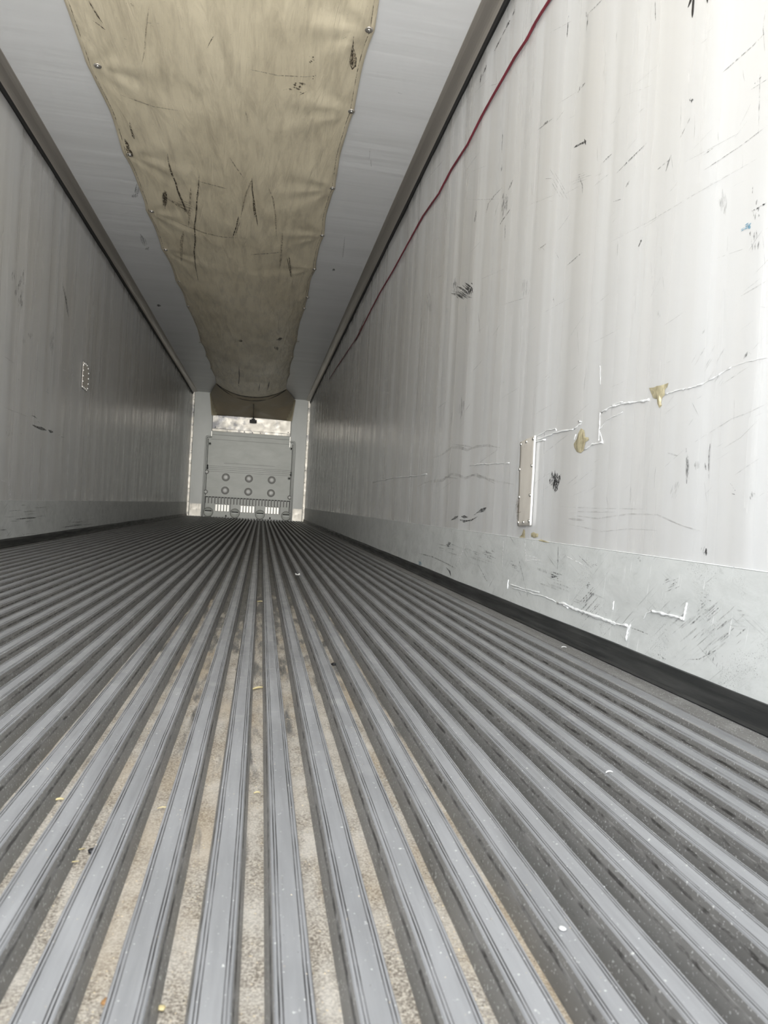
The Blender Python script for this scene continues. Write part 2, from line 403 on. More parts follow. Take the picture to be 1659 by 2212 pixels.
def kick(side, name):
    ys = ygrid(Y0, D-.12); vs = []; fs = []
    for y in ys:
        for z, o_ in ((-.004, .0030), (.06, .0032), (.12, .0032), (.18, .0032), (.2385, .0032), (.2405, .0022), (.2410, -.002)):
            vs.append((side*(W-wall_off(side, y, z)-o_), y, z))
    for i in range(len(ys)-1):
        for j in range(6):
            k = i*7+j; f = (k, k+1, k+8, k+7); fs.append(f if side > 0 else f[::-1])
    o = mesh(name, vs, fs, KICK, None, 'structure', False)
    s = o.modifiers.new('thickness', 'SOLIDIFY'); s.thickness = .003; s.offset = -1
    return o
kr = kick(1, 'baseboard_right'); kl = kick(-1, 'baseboard_left')
for side, par in ((1, kr), (-1, kl)):        # white lip on the band's top seam, painted as its edge highlight
    pts = [(side*(W-wall_off(side, y, .241)-.0028), y, .2415) for y in ygrid(Y0, D-.2)]
    bm = bmesh.new(); tube(bm, pts, .0013, 5); frombm('top_seam', bm, SEALM, par, None, True)

# rubber seal strips along the foot of both walls
for side, nm in ((1, 'trim_1'), (-1, 'trim_2')):
    prof = [(-.012, .003), (.007, .001), (.011, -.012), (.0125, -.030), (.014, -.0435), (.019, -.0495), (-.012, -.064)]
    ys = ygrid(Y0, D-.1); vs = []; fs = []
    for y in ys:
        for a, z in prof: vs.append((side*(W-.001-a-.0012*nz(y*3, z*8, side)), y, z+.0022*nz(y*1.7, 4.4, side)*(1 if z > -.02 else 0)))
    n_ = len(prof)
    for i in range(len(ys)-1):
        for j in range(n_):
            k = i*n_+j; k2 = i*n_+(j+1) % n_; f = (k, k2, k2+n_, k+n_); fs.append(f)
    mesh(nm, vs, fs, RUBBER, None, 'structure')

# cove trims where walls meet the ceiling
for side, nm in ((1, 'trim_3'), (-1, 'trim_4')):
    prof = [(-.01, H-.006), (.010, H-.004), (.012, H+.010)]
    ci = .082; ar = []
    for i in range(9):
        t = i/8; a = t*pi/2                   # concave quarter, hollow towards the room
        ar.append((ci-(ci-.013)*cos(a), ZC-.004-(ZC-H-.016)*(1-sin(a))))
    prof += ar + [(ci+.010, ZC-.005), (ci+.012, ZC+.004), (.0, ZC+.004)]
    ys = [Y0, 2, 4, 6, 8, 10, 12, 14, D]; vs = []; fs = []; mi = []
    n_ = len(prof)
    for y in ys:
        for a, z in prof: vs.append((side*(W-a), y, z))
    for i in range(len(ys)-1):
        for j in range(n_-1):
            k = i*n_+j; f = (k, k+1, k+n_+1, k+n_); fs.append(f); mi.append(1 if j <= 3 else 0)  # wall-side segments and the start of the cove are plain black
    mesh(nm, vs, fs, [TRIM, DARK], None, 'structure', False, mi)

# ceiling
bm = bmesh.new(); addbox(bm, (-W-.05, Y0, ZC), (W+.05, D+.2, ZC+.06)); ce = frombm('ceiling', bm, CEIL, None, 'structure')

# back wall with an opening sheet behind the bulkhead
bm = bmesh.new()
addbox(bm, (-W-.05, D, ZG-.05), (W+.05, D+.06, ZC+.05)); wb = frombm('wall_back', bm, FRONT, None, 'structure')

# ---------------------------------------------------------------- structure: the ribbed floor
PIT = .0607; XC = .4178
prof = []                                     # (x, z, material of the segment that follows)
def rib(xc, hw_=.0145):
    g = .0055
    for dx, z, m in ((-hw_-.0026, ZT-.0125, 4), (-hw_-.0018, ZT-.0095, 4), (-hw_-.0012, ZT-.0085, 1), (-hw_-.0004, ZT-.0016, 0), (-hw_+.0008, ZT, 0), (-hw_+.0022, ZT, 2), (-hw_+.0029, ZT-.0011, 2), (-hw_+.0036, ZT, 0),
                     (-hw_+.0052, ZT, 2), (-hw_+.0058, ZT-.0010, 2), (-hw_+.0064, ZT, 0)):
        prof.append((xc+dx, z, m))
    prof.append((xc+hw_-.0064, ZT, 2)); prof.append((xc+hw_-.0058, ZT-.0010, 2)); prof.append((xc+hw_-.0052, ZT, 0))
    prof.append((xc+hw_-.0036, ZT, 2)); prof.append((xc+hw_-.0029, ZT-.0011, 2)); prof.append((xc+hw_-.0022, ZT, 0))
    prof.append((xc+hw_-.0008, ZT, 0)); prof.append((xc+hw_+.0004, ZT-.0016, 1)); prof.append((xc+hw_+.0012, ZT-.0085, 4)); prof.append((xc+hw_+.0018, ZT-.0095, 4)); prof.append((xc+hw_+.0026, ZT-.0125, 1)); prof.append((xc+hw_+.0058, ZG+.0005, 3))
prof.append((-W-.03, ZT-.004, 1)); prof.append((-1.203, ZT-.003, 2)); prof.append((-1.2025, ZT-.006, 0)); prof.append((-1.190, ZT-.008, 1)); prof.append((-1.186, ZG, 3))
KS = range(-26, 12)
for k in KS:
    xc = XC+PIT*k; prof.append((xc-.0145-.0058, ZG+.0005, 1)); rib(xc)
prof.append((1.125, ZG, 1)); prof.append((1.127, ZT-.001, 1)); prof.append((1.129, ZT, 0)); prof.append((1.151, ZT, 1)); prof.append((1.153, ZT-.008, 0))
prof.append((1.178, ZT-.007, 1)); prof.append((1.1785, ZT-.004, 1)); prof.append((1.226, ZT-.002, 1)); prof.append((1.2265, ZT-.003, 0)); prof.append((W+.03, ZT-.003, 1))
ys = []; y = Y0
while y < D: ys.append(y); y += .03 if y < 3 else (.08 if y < 6 else .3)
ys.append(D)
vs = []; fs = []; mi = []; n_ = len(prof)
for y in ys:
    for i, (x, z, m) in enumerate(prof):
        c_ = round((x-XC)/PIT)
        dx = .0006*nz(y*2.1, c_*3.7, 1.0)+.0004*nz(y*14, c_*5.1, 2.0)*(1 if z > ZT-.01 else 0)
        dz = .0006*nz(y*1.5, c_*1.9, 5.0) + (.0008*nz(y*16, x*70, 6.0) if z < ZG+.002 else .0003*nz(y*22, x*90, 7.0))
        vs.append((x+dx, y, z+dz))
for i in range(len(ys)-1):
    for j in range(n_-1):
        k = i*n_+j; fs.append((k, k+1, k+n_+1, k+n_)); mi.append(prof[j][2])
fl = mesh('floor', vs, fs, [RTOP, RSIDE, GRIME, GROOVE, SIDEDIRT], None, 'structure', False, mi)
sd = fl.modifiers.new('thickness', 'SOLIDIFY'); sd.thickness = .003; sd.offset = -1

# ---------------------------------------------------------------- front end: corner trims, scuff plates
YF = D-.002
for side, nm in ((-1, 'trim_5'), (1, 'trim_6')):
    bm = bmesh.new()
    a, b = sorted((side*(W-.002), side*(W-.048)))
    # angled corner moulding, its face turned to the doorway
    vs_ = [(side*(W+.02), D-.060), (side*(W-.006), D-.060), (side*(W-.040), D-.056), (side*(W-.046), D-.001), (side*(W+.02), D-.001)]
    zz = [ZT, ZC]
    q = [[bm.verts.new((x, y, z)) for x, y in vs_] for z in zz]
    for i in range(5): bm.faces.new((q[0][i], q[0][(i+1) % 5], q[1][(i+1) % 5], q[1][i]))
    t = frombm(nm, bm, BRIGHT, None, 'structure')
    for k in range(9):
        bm = bmesh.new(); addbox(bm, (side*(W-.028)-.014, D-.063, .25+k*.27), (side*(W-.028)+.014, D-.04, .258+k*.27)); frombm('joint_clip', bm, DARK, t)
def box_thing(name, a, b, mat, label, cat, bev=.002, group=None):
    c = ((a[0]+b[0])/2, b[1], a[2]); bm = bmesh.new(); addbox(bm, tuple(a[i]-c[i] for i in range(3)), tuple(b[i]-c[i] for i in range(3)), bev)
    o = frombm(name, bm, mat); o.location = c; return tag(o, label, cat, group)
box_thing('scuff_plate', (-1.19, YF-.008, ZT+.004), (-.955, YF, .215), BRIGHT, 'bright metal scuff plate low in the left corner beside the grey bulkhead', 'plate')
box_thing('scuff_plate', (.99, YF-.008, ZT+.004), (1.19, YF, .215), BRIGHT, 'bright metal scuff plate low in the right corner beside the grey bulkhead', 'plate')

# ---------------------------------------------------------------- bulkhead
BX0, BX1, BZ0, BZ1, BY = -.915, .955, ZT+.012, 1.675, 15.50     # BY: face
bk = thing('bulkhead', (.02, BY+.05, ZT), 'grey moulded plastic bulkhead with vent slots covering the lower front wall', 'bulkhead')
def part(name, bm, mat, parent=None, sm=False):
    return under(frombm(name, bm, mat, None, None, sm), bk) if parent is None else frombm(name, bm, mat, parent, None, sm)
bm = bmesh.new()
xl, xr = -.80, .845
addbox(bm, (BX0+.03, BY, .385), (BX1-.03, D-.003, 1.62), .006)
addbox(bm, (xl, BY+.012, 1.60), (xr, D-.003, 1.775), .006)
# moulded ridges and the raised middle plate
addbox(bm, (-.52, BY-.018, 1.12), (.55, BY+.02, 1.46), .012)
for z in (1.40, 1.17):
    addbox(bm, (BX0+.06, BY-.006, z-.006), (-.535, BY+.01, z+.006), .003); addbox(bm, (.565, BY-.006, z-.006), (BX1-.06, BY+.01, z+.006), .003)
addbox(bm, (BX0+.03, BY-.012, .385), (BX1-.03, BY+.01, .40), .003)
addbox(bm, (BX0+.03, BY+.004, ZT+.012), (BX1-.03, D-.003, .07), .006)
addbox(bm, (BX0+.03, BY+.06, .05), (BX1-.03, D-.003, .40), .0)
part('panel', bm, PLAS)
for z, x0, x1 in ((1.70, xl+.01, xr-.01), (1.60, xl-.02, xr+.02), (1.40, BX0+.06, -.535), (1.17, BX0+.06, -.535), (1.40, .565, BX1-.06), (1.17, .565, BX1-.06), (1.105, -.52, .55), (1.035, BX0+.06, BX1-.06), (1.00, BX0+.06, BX1-.06), (.96, BX0+.06, BX1-.06), (.92, BX0+.06, BX1-.06)):
    bm = bmesh.new(); addbox(bm, (x0, BY-.0015, z-.0035), (x1, BY+.01, z+.0035)); part('groove', bm, DIMR)  # thin dark strips paint the shade of the moulded groove lines
# tubular frame around it
def bend(pts, r_=.016):
    bm_ = bmesh.new(); tube(bm_, pts, r_, 10); return bm_
for s, x, xi, zt_ in ((-1, BX0, xl-.01, 1.655), (1, BX1, xr+.01, 1.66)):
    pts = [(x, BY-.005, ZT+.01), (x, BY-.005, 1.0), (x, BY-.005, zt_-.03), (x-s*.012, BY-.005, zt_-.006), (x-s*.03, BY-.005, zt_), (xi, BY-.005, zt_), (xi, BY-.005, zt_+.002)]
    part('frame_rail', bend(pts, .019), FRONT, None, True)
    pts = [(x-s*.045, BY-.002, ZT+.03), (x-s*.045, BY-.002, 1.0), (x-s*.045, BY-.002, zt_-.05)]
    part('inner_groove_shade', bend(pts, .006), BLACK)  # black tube stands in for the shade of a groove beside the rail
# vent slot row: fins with dark gaps
NF = 27; fx0, fx1 = -.83, .885
for i in range(NF):
    x = fx0+(fx1-fx0)*i/(NF-1)
    bm = bmesh.new(); addbox(bm, (x-.019, BY+.0, .235), (x+.019, BY+.055, .372), .004)
    addbox(bm, (x-.021, BY-.006, .374), (x+.021, BY+.03, .386), .002)
    fin = part('vent_fin', bm, PLAS)
    bm = bmesh.new(); addbox(bm, (x-.020, BY-.008, .362), (x+.012, BY+.0, .382)); f2 = frombm('slot_mouth_shade', bm, BLACK, None); f2.parent = fin  # solid black block painted as shade in the top of each slot
    f2.matrix_parent_inverse = Matrix.Translation(-bk.location) ; f2.matrix_parent_inverse = Matrix.Identity(4)
bm = bmesh.new(); addbox(bm, (BX0+.03, BY+.056, .06), (BX1-.03, BY+.058, .385)); part('dark_backing', bm, DIMR)  # dark-coloured sheet gives the gaps between fins their shade
# lower grille: three groups of five pale bars
for gx in (-.50, .03, .55):
    bm = bmesh.new()
    for k in range(6): addbox(bm, (gx-.16+k*.0615-.0105, BY+.002, .068), (gx-.16+k*.0615+.0105, BY+.03, .236), .002)
    part('grille_frame', bm, PLAS)
    for k in range(5):
        bm = bmesh.new(); addbox(bm, (gx-.16+(k+.5)*.0615-.018, BY-.002, .080), (gx-.16+(k+.5)*.0615+.018, BY+.012, .222), .002); part('grille_bar', bm, LOUV)
for xa, xb in ((BX0+.03, -.67), (-.33, -.14), (.20, .38), (.72, BX1-.03)):
    bm = bmesh.new(); addbox(bm, (xa, BY+.004, .068), (xb, BY+.03, .236), .003); part('grille_blank', bm, PLAS)
# four round cable-port covers with half-moon pockets
for x in (-.79, -.235, .295, .85):
    bm = bmesh.new(); lathe(bm, [(.092, 0), (.092, .024), (.086, .034), (.080, .024), (.074, .020), (0, .020)], (x, BY+.008, .05), (0, -1, 0), 28)
    o = part('round_cover', bm, PLAS, None, True)
    bm = bmesh.new(); lathe(bm, [(.092, 0), (.092, .020), (.104, .016), (.104, 0)], (x, BY+.008, .05), (0, -1, 0), 28); q = frombm('cover_rim', bm, DIMR); q.parent = o
    bm = bmesh.new(); addbox(bm, (x-.070, BY-.028, .046), (x+.070, BY-.008, .062), .003); q = frombm('cover_lip', bm, FRONT); q.parent = o
    bm = bmesh.new(); addbox(bm, (x-.072, BY-.018, .066), (x+.072, BY-.006, .086), .003); q = frombm('cover_shadow_gap', bm, BLACK); q.parent = o  # black bar painted as the shadow inside the half-moon pocket
# six dimples
for x in (-.465, .02, .503):
    for z in (.808, .526):
        bm = bmesh.new(); lathe(bm, [(.084, .0), (.082, .006), (.062, .003), (.050, -.0), (.050, .010)], (x, BY, z), (0, -1, 0), 28); o = part('dimple_ring', bm, DIMR, None, True)
        bm = bmesh.new(); lathe(bm, [(.051, .002), (.051, .012), (.040, .024), (.02, .030), (0, .031)], (x, BY, z), (0, -1, 0), 28); q = frombm('dimple', bm, DIMPLE, None, None, True); q.parent = o
# side clips, bolts and notches
for x, z in ((-.855, 1.005), (.905, .965)):
    bm = bmesh.new(); addbox(bm, (x-.022, BY-.03, z-.035), (x+.018, BY, z-.012), .003); addbox(bm, (x-.008, BY-.022, z-.05), (x+.014, BY, z+.05), .003)
    part('latch', bm, DARK)
for x, z in ((-.835, 1.50), (.885, 1.51), (.870, .865)):
    bm = bmesh.new(); lathe(bm, [(.034, 0), (.034, .012), (.02, .016), (0, .016)], (x, BY, z), (0, -1, 0), 16); o = part('bolt_washer', bm, PLAS, None, True)
    bm = bmesh.new(); lathe(bm, [(.022, 0), (.022, .02), (0, .022)], (x+.004, BY-.012, z), (0, -1, 0), 6); q = frombm('bolt', bm, DARK); q.parent = o
for x, z in ((-.865, .90), (-.865, .475), (.905, .455)):
    bm = bmesh.new(); lathe(bm, [(.046, 0), (.046, .014), (.036, .014), (.036, .004), (0, .004)], (x, BY, z), (0, -1, 0), 22); part('notch_ring', bm, DIMR, None, True)
    bm = bmesh.new(); lathe(bm, [(.03, 0), (.03, .010), (0, .014)], (x, BY, z), (0, -1, 0), 18); part('notch_plug', bm, DIMPLE, None, True)
for x in (-.42, .51, .95):
    bm = bmesh.new(); addbox(bm, (x-.014, BY-.012, ZT+.012), (x+.014, BY+.006, ZT+.058), .004); part('drain_tab', bm, DARK)
for o in list(C.objects):                    # sub-parts were modelled in world places: undo the chain's shift
    if o.parent and o.parent.parent is bk and o.parent.matrix_parent_inverse != Matrix.Identity(4):
        o.matrix_parent_inverse = Matrix.Identity(4)

# bright bare metal of the cooling unit's front, above the bulkhead
un = thing('evaporator_cover', (.02, D-.06, 1.76), 'stained bare metal cover showing between the bulkhead and the cloth collar', 'metal cover')
def upart(name, bm, mat, sm=False): return under(frombm(name, bm, mat, None, None, sm), un)
bm = bmesh.new(); addbox(bm, (xl, D-.09, 1.835), (xr, D-.003, 2.16), .004); upart('upper_sheet', bm, STAINED)
bm = bmesh.new(); addbox(bm, (xl, D-.10, 1.779), (xr, D-.003, 1.828), .004); upart('lower_flange', bm, BRIGHT)
bm = bmesh.new(); addbox(bm, (xl, D-.085, 1.828), (xr, D-.06, 1.835)); upart('seam_gap', bm, BLACK)
for x in (-.13, .04, .21, -.74, .80):
    bm = bmesh.new(); lathe(bm, [(.011, 0), (.011, .004), (.006, .008), (0, .009)], (x, D-.10 if abs(x) < .5 else D-.09, 1.802 if abs(x) < .5 else 1.86), (0, -1, 0), 8); upart('rivet', bm, DARK, True)
for x in (xl-.006, xr+.006):
    bm = bmesh.new(); addbox(bm, (x-.006, D-.11, 1.785), (x+.006, D-.003, 2.13), .001); upart('side_flange', bm, DIMR)
    bm = bmesh.new(); addbox(bm, (x*1.0-.010, BY-.006, 1.64 if x < 0 else 1.54), (x+.004, BY+.03, 1.765), .001); part('bright_flange', bm, LOUV)

# clip that holds the collar's drawstring
dc = thing('drawstring_clip', (.045, D-.235, 1.985), 'small dark clip hanging at the middle of the cloth collar', 'clip')
bm = bmesh.new(); addbox(bm, (-.075, -.012, .005), (.075, .012, .075), .004); addbox(bm, (-.045, -.014, .072), (.045, .014, .10), .01); frombm('clip_body', bm, DARK, dc)
bm = bmesh.new(); lathe(bm, [(.012, 0), (.012, .05), (0, .052)], (0, 0, .09), (0, 0, 1), 10); frombm('clip_neck', bm, DARK, dc)

# ---------------------------------------------------------------- the air chute
ch = thing('air_chute', (0, 0, ZC-.004), 'long beige tarp air chute stained and creased, hung along the ceiling', 'air chute')
ys = []; y = .85
while y < CE: ys.append(y); y += .045 if y < 7 else .09
ys.append(CE); NX = 56; vs = []; fs = []
for y in ys:
    for i in range(NX+1):
        u_ = -1+2*i/NX; u_ = math.copysign(abs(u_)**.85, u_); x = u_*hw(1 if u_ > 0 else -1, y)
        vs.append((x, y, chute_z(x, y)))
for j in range(len(ys)-1):
    for i in range(NX): k = j*(NX+1)+i; fs.append((k, k+1, k+NX+2, k+NX+1))
cl = mesh('cloth', [Vector(v)-ch.location for v in vs], fs, CLOTH, ch, None, True)
s = cl.modifiers.new('thickness', 'SOLIDIFY'); s.thickness = .0015; s.offset = 1
# collar: from the chute's mouth down and out to the cooling unit
vs = []; fs = []; NR = 20
for j in range(NR+1):
    t = j/NR
    for i in range(NX+1):
        u_ = -1+2*i/NX; sg = 1 if u_ > 0 else -1; au = abs(u_)
        xa = u_*hw(sg, CE); za = chute_z(xa, CE)
        A = Vector((xa, CE, za)).lerp(Vector((.017+u_*.85, D-.16, 2.112)), t)
        ca, cb, cc = Vector((sg*hw(sg, CE), CE, ZC-.006)), Vector((.015+sg*.905, D-.04, ZC-.03)), Vector((.017+sg*.85, D-.04, 2.105))
        B = ca.lerp(cb, t*2) if t < .5 else cb.lerp(cc, t*2-1)
        P = A.lerp(B, au**4)
        e_ = sin(pi*t)*(1-au**6)
        P.z += (-.015 + .020*nz(u_*2.5+t, t*2, 4) + .020*sin(11*(au-.75*t)))*e_
        P.y -= (.05*nz(u_*3, t*3, 7)+.03*sin(11*(au-.75*t)))*e_
        P.y = min(P.y, D-.112); P.z = min(P.z, ZC-.004); vs.append(P-ch.location)
for j in range(NR):
    for i in range(NX): k = j*(NX+1)+i; fs.append((k, k+1, k+NX+2, k+NX+1))
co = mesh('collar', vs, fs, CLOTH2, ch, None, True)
s = co.modifiers.new('thickness', 'SOLIDIFY'); s.thickness = .002; s.offset = 1
for sg in (-1, 1):                            # pale reinforcing patch in each lower corner
    f2 = []
    for j in range(NR):
        for i in range(NX):
            u_ = -1+2*(i+.5)/NX; t = (j+.5)/NR
            if u_*sg > .76 and (1-t) < (u_*sg-.76)/.24*.62: k = j*(NX+1)+i; f2.append((k, k+1, k+NX+2, k+NX+1))
    used_ = sorted({i for f in f2 for i in f}); mp3 = {v: i for i, v in enumerate(used_)}
    mesh('corner_patch', [vs[i]+Vector((0, -.006, -.004)) for i in used_], [tuple(mp3[i] for i in f) for f in f2], CLOTHHEM, ch, None, True)
# drawstring cord seam at the mouth and the middle seam of the collar
for dz_, dy_ in ((-.006, 0), (-.010, .18)):
    bm = bmesh.new(); pts = []
    for i in range(41):
        u_ = -1+2*i/40; x = u_*hw(1 if u_ > 0 else -1, CE)*.985; z = chute_z(x, CE)+dz_ - dy_*.22*(1-u_*u_)
        pts.append(Vector((x, CE+dy_*(1-abs(u_)**3)-.004, z))-ch.location)
    tube(bm, pts, lambda i: .0045+.003*random.random(), 6); frombm('drawcord', bm, DARK, ch)
bm = bmesh.new(); tube(bm, [Vector(p)-ch.location for p in ((.05, CE+.22, 2.275), (.048, CE+.7, 2.20), (.045, D-.175, 2.10))], .006, 6); frombm('middle_seam', bm, DARK, ch)
for s_, L in ((-1, GRL), (1, GRR)):
    for k, (px, py) in enumerate(L):
        p = at(px, py, 'T')
        bm = bmesh.new(); lathe(bm, [(.008, 0), (.018, .0025), (.021, -.001), (.021, -.004), (.008, -.004)], (0, 0, 0), (0, 0, -1), 18)
        g = frombm('grommet', bm, TRIM, ch, None, True); g.location = (p.x, p.y, p.z-ch.location.z)
        bm = bmesh.new(); lathe(bm, [(.0075, -.004), (.0075, .002), (.005, .0045), (0, .005)], (0, 0, 0), (0, 0, -1), 12)
        q = frombm('screw', bm, STEEL, g, None, True)
for s_, nm in ((-1, 'L'), (1, 'R')):          # stitched hem line just inside each edge
    vs = []; fs = []
    for i, y in enumerate([1.0+.03*k for k in range(400)]):
        x = s_*(hw(s_, y)-.022); z = chute_z(x, y)-.0035
        wd = .0015 if nz(y*9, s_, 0) > -.15 else .0003
        vs += [Vector((x-wd, y, z))-ch.location, Vector((x+wd, y, z))-ch.location]
    for i in range(399): fs.append((2*i, 2*i+1, 2*i+3, 2*i+2))
    mesh('hem_stitching', vs, fs, CH_DARK, ch)
def csp(name, mat, items, **k):
    for it in items: under(strokes(name, mat, 'T', [it], None, **k), ch)
def cst(name, mat, items, **k): 
    o = strokes(name, mat, 'T', items, None, **k); return under(o, ch)
csp('stain', CH_DARK, [([(190, 0), (205, 25), (216, 42), (222, 50)], 2.5), ([(200, 44), (214, 54), (228, 65)], 1.8), ([(282, 7), (286, 12), (289, 14)], 3)])
csp('stain', CH_DARK, [([(318, 49), (326, 50)], 3), ([(326, 55), (331, 57)], 2.5), ([(268, 83), (274, 86)], 3), ([(461, 78), (453, 92), (448, 103)], 2)])
csp('stain', CH_DARK, [([(280, 262), (283, 280), (290, 300)], 4), ([(269, 300), (278, 322), (287, 338)], 6), ([(272, 320), (280, 336)], 3)])
csp('crack', CH_DARK, [([(362, 332), (364, 352), (372, 378), (380, 396), (384, 412), (396, 440), (406, 463)], 3), ([(378, 395), (386, 418), (398, 446), (400, 460)], 2.5)])
cst('stain', CH_DARK, smear(356, 432, 44, 9, 88, 5, 2.5)); csp('crack', CH_DARK, [([(430, 378), (429, 400), (425, 435), (424, 460), (420, 490), (422, 520), (419, 545), (423, 580), (428, 606)], 3)])
csp('stain', CH_DARK, [([(515, 468), (511, 488), (503, 511)], 3.5), ([(518, 480), (508, 508)], 1.5)])
csp('crack', CH_DARK, [([(544, 384), (545, 410), (548, 430), (553, 465), (557, 488)], 2.5), ([(546, 430), (551, 470)], 3)])
csp('stain', CH_DARK, [([(624, 552), (627, 575), (629, 598)], 2.5), ([(620, 556), (625, 580), (628, 597)], 1.5)])
csp('faint_stain', CH_SOFT, [([(545, 385), (533, 415), (526, 440), (520, 470)], 3), ([(496, 340), (510, 362), (526, 384)], 2), ([(580, 405), (590, 430), (595, 465), (597, 510)], 2.5), ([(610, 503), (608, 540), (605, 575)], 4), ([(368, 473), (400, 487), (440, 503), (480, 512), (512, 514)], 2.2), ([(396, 500), (391, 530), (392, 566)], 6), ([(355, 425), (395, 450), (410, 460)], 3), ([(430, 392), (490, 408)], 2), ([(412, 405), (410, 450), (407, 490)], 4), ([(542, 550), (575, 548), (607, 545)], 2)])
cst('faint_stain', CH_SOFT, smear(398, 445, 60, 22, 22, 6, 1.6))
csp('faint_stain', CH_SOFT, [([(322, 10), (316, 60), (312, 110), (306, 140)], 2.5), ([(540, 150), (600, 163), (660, 166), (680, 164)], 2), ([(260, 205), (330, 230), (390, 240)], 2), ([(530, 240), (535, 260)], 3)])
cst('rust_blotch', CH_DARK, smear(640, 190, 46, 20, 12, 7, 3.5, 12)+smear(652, 181, 16, 6, 5, 3, 3)+smear(674, 130, 14, 18, 40, 4, 3, 8)+smear(678, 166, 10, 12, 30, 3, 2.5, 6)+[([(612, 195), (620, 192)], 2), ([(595, 225), (597, 236)], 1.5), ([(648, 205), (662, 198)], 2)])
cst('torn_slit', CH_DARK, [([(764, 78), (763, 96), (761, 110), (757, 124), (757, 140), (761, 149), (768, 142), (770, 128), (766, 112), (763, 104)], 3.5), ([(762, 110), (760, 145)], 3), ([(741, 83), (748, 80)], 2), ([(776, 120), (782, 123)], 2.5)], jit=.3)
cst('torn_slit', SC_BROWN, [([(764, 112), (764, 128), (763, 143)], 8)])
cst('stain', CH_DARK, smear(521, 737, 14, 4, 5, 2, 3)+smear(604, 732, 18, 4, -15, 2, 3)+smear(597, 752, 14, 6, 70, 3, 3)+[([(516, 790), (517, 812), (515, 834)], 2), ([(516, 800), (524, 801)], 2), ([(582, 824), (578, 842)], 3), ([(561, 828), (559, 845)], 2)])

# ---------------------------------------------------------------- ceiling marks
strokes('rub_mark', SC_MID, 'C', smear(296, 412, 30, 10, 95, 4, 3)+smear(289, 424, 12, 10, 90, 3, 4), ce)
strokes('rub_mark', SC_MID, 'C', smear(310, 520, 30, 10, 70, 4, 2.5)+smear(318, 537, 8, 8, 60, 3, 4), ce)
strokes('rub_mark', SC_DARK, 'C', smear(343, 660, 10, 4, 10, 3, 3), ce); strokes('rub_mark', SC_DARK, 'C', smear(721, 583, 6, 6, 90, 3, 3), ce)
strokes('rub_mark', SC_SOFT, 'C', [([(800, 320), (797, 345)], 2), ([(801, 345), (802, 360)], 3), ([(745, 510), (740, 560)], 2), ([(860, 200), (868, 203)], 4)], ce)

# ---------------------------------------------------------------- right wall: marks
def R_(name, mat, items, **k): return strokes(name, mat, 'R', items, wr, **k)
R_('rub_mark', SC_DARK, smear(1004, 628, 34, 44, 38, 11, 3.5)+smear(1016, 628, 26, 10, 75, 3, 3)); R_('rub_mark', SC_MID, smear(983, 618, 40, 10, 95, 4, 3)+smear(996, 636, 44, 14, 15, 5, 2.5))
R_('rub_mark', SC_DARK, [([(1240, 319), (1252, 311), (1264, 307), (1266, 303)], 4), ([(1256, 308), (1265, 309)], 3), ([(1262, 298), (1265, 313)], 3)])
R_('rub_mark', SC_DARK, smear(1198, 1038, 40, 22, 92, 7, 3.2)+[([(1211, 1024), (1204, 1043), (1198, 1064)], 6)])
R_('rub_mark', SC_DARK, [([(975, 1124), (984, 1117), (990, 1115)], 5), ([(996, 1116), (1010, 1117)], 4), ([(992, 1122), (1002, 1126), (1018, 1124), (1032, 1116)], 3.5), ([(1024, 1113), (1033, 1106), (1042, 1102), (1050, 1096)], 6), ([(1028, 1106), (1040, 1106)], 5)], jit=.4)
R_('rub_mark', SC_MID, [([(1482, 968), (1484, 1000), (1483, 1045)], 5), ([(1486, 985), (1488, 1035)], 3)]); R_('rub_mark', SC_MID, [([(1534, 958), (1531, 990), (1531, 1038)], 2.5), ([(1522, 998), (1525, 1015)], 4)])
R_('rub_mark', SC_SOFT, smear(1505, 1004, 22, 12, 90, 4, 3)+smear(1457, 1060, 50, 16, 105, 4, 3))
R_('rub_mark', SC_DARK, [([(1577, 1044), (1584, 1051)], 2), ([(1583, 1052), (1588, 1060)], 6), ([(1581, 1066), (1588, 1068)], 6)]); R_('rub_mark', SC_MID, smear(1626, 1072, 20, 14, 80, 5, 3))
R_('rub_mark', SC_DARK, [([(1525, 1184), (1525, 1200)], 5), ([(1520, 1193), (1530, 1196)], 3)]); R_('rub_mark', SC_MID, smear(1518, 1190, 22, 14, 110, 3, 2))
R_('rub_mark', SC_DARK, smear(1493, 216, 12, 8, 80, 4, 2.2)); R_('blue_spot', SC_BLUE, smear(1615, 488, 20, 12, -35, 4, 5)+smear(1604, 496, 14, 6, -35, 2, 4))
R_('rub_mark', SC_DARK, [([(1626, 455), (1640, 448), (1655, 438)], 3), ([(1626, 403), (1625, 418)], 1.5)]); R_('rub_mark', SC_MID, smear(1630, 520, 60, 22, 92, 8, 3, 22)+smear(1634, 450, 60, 18, 100, 6, 3, 18)); R_('rub_mark', SC_SOFT, smear(1562, 440, 60, 14, 86, 5, 5))
R_('rub_mark', SC_DARK, [([(1388, 512), (1384, 522), (1379, 533)], 3)]); R_('rub_mark', SC_BROWN, [([(1162, 538), (1170, 534), (1180, 526)], 2.5), ([(1170, 532), (1176, 541)], 2), ([(1166, 540), (1175, 530)], 2)])
R_('rub_mark', SC_MID, smear(1090, 440, 62, 12, 95, 4, 3.2)+[([(1108, 388), (1098, 410)], 3), ([(1085, 405), (1068, 422), (1055, 440), (1050, 460)], 2), ([(1102, 452), (1086, 475), (1078, 488)], 2), ([(1092, 480), (1090, 520)], 1.5)])
R_('rub_mark', SC_MID, [([(1184, 260), (1178, 266), (1174, 270)], 5), ([(1196, 254), (1178, 268), (1160, 282)], 1.5)])
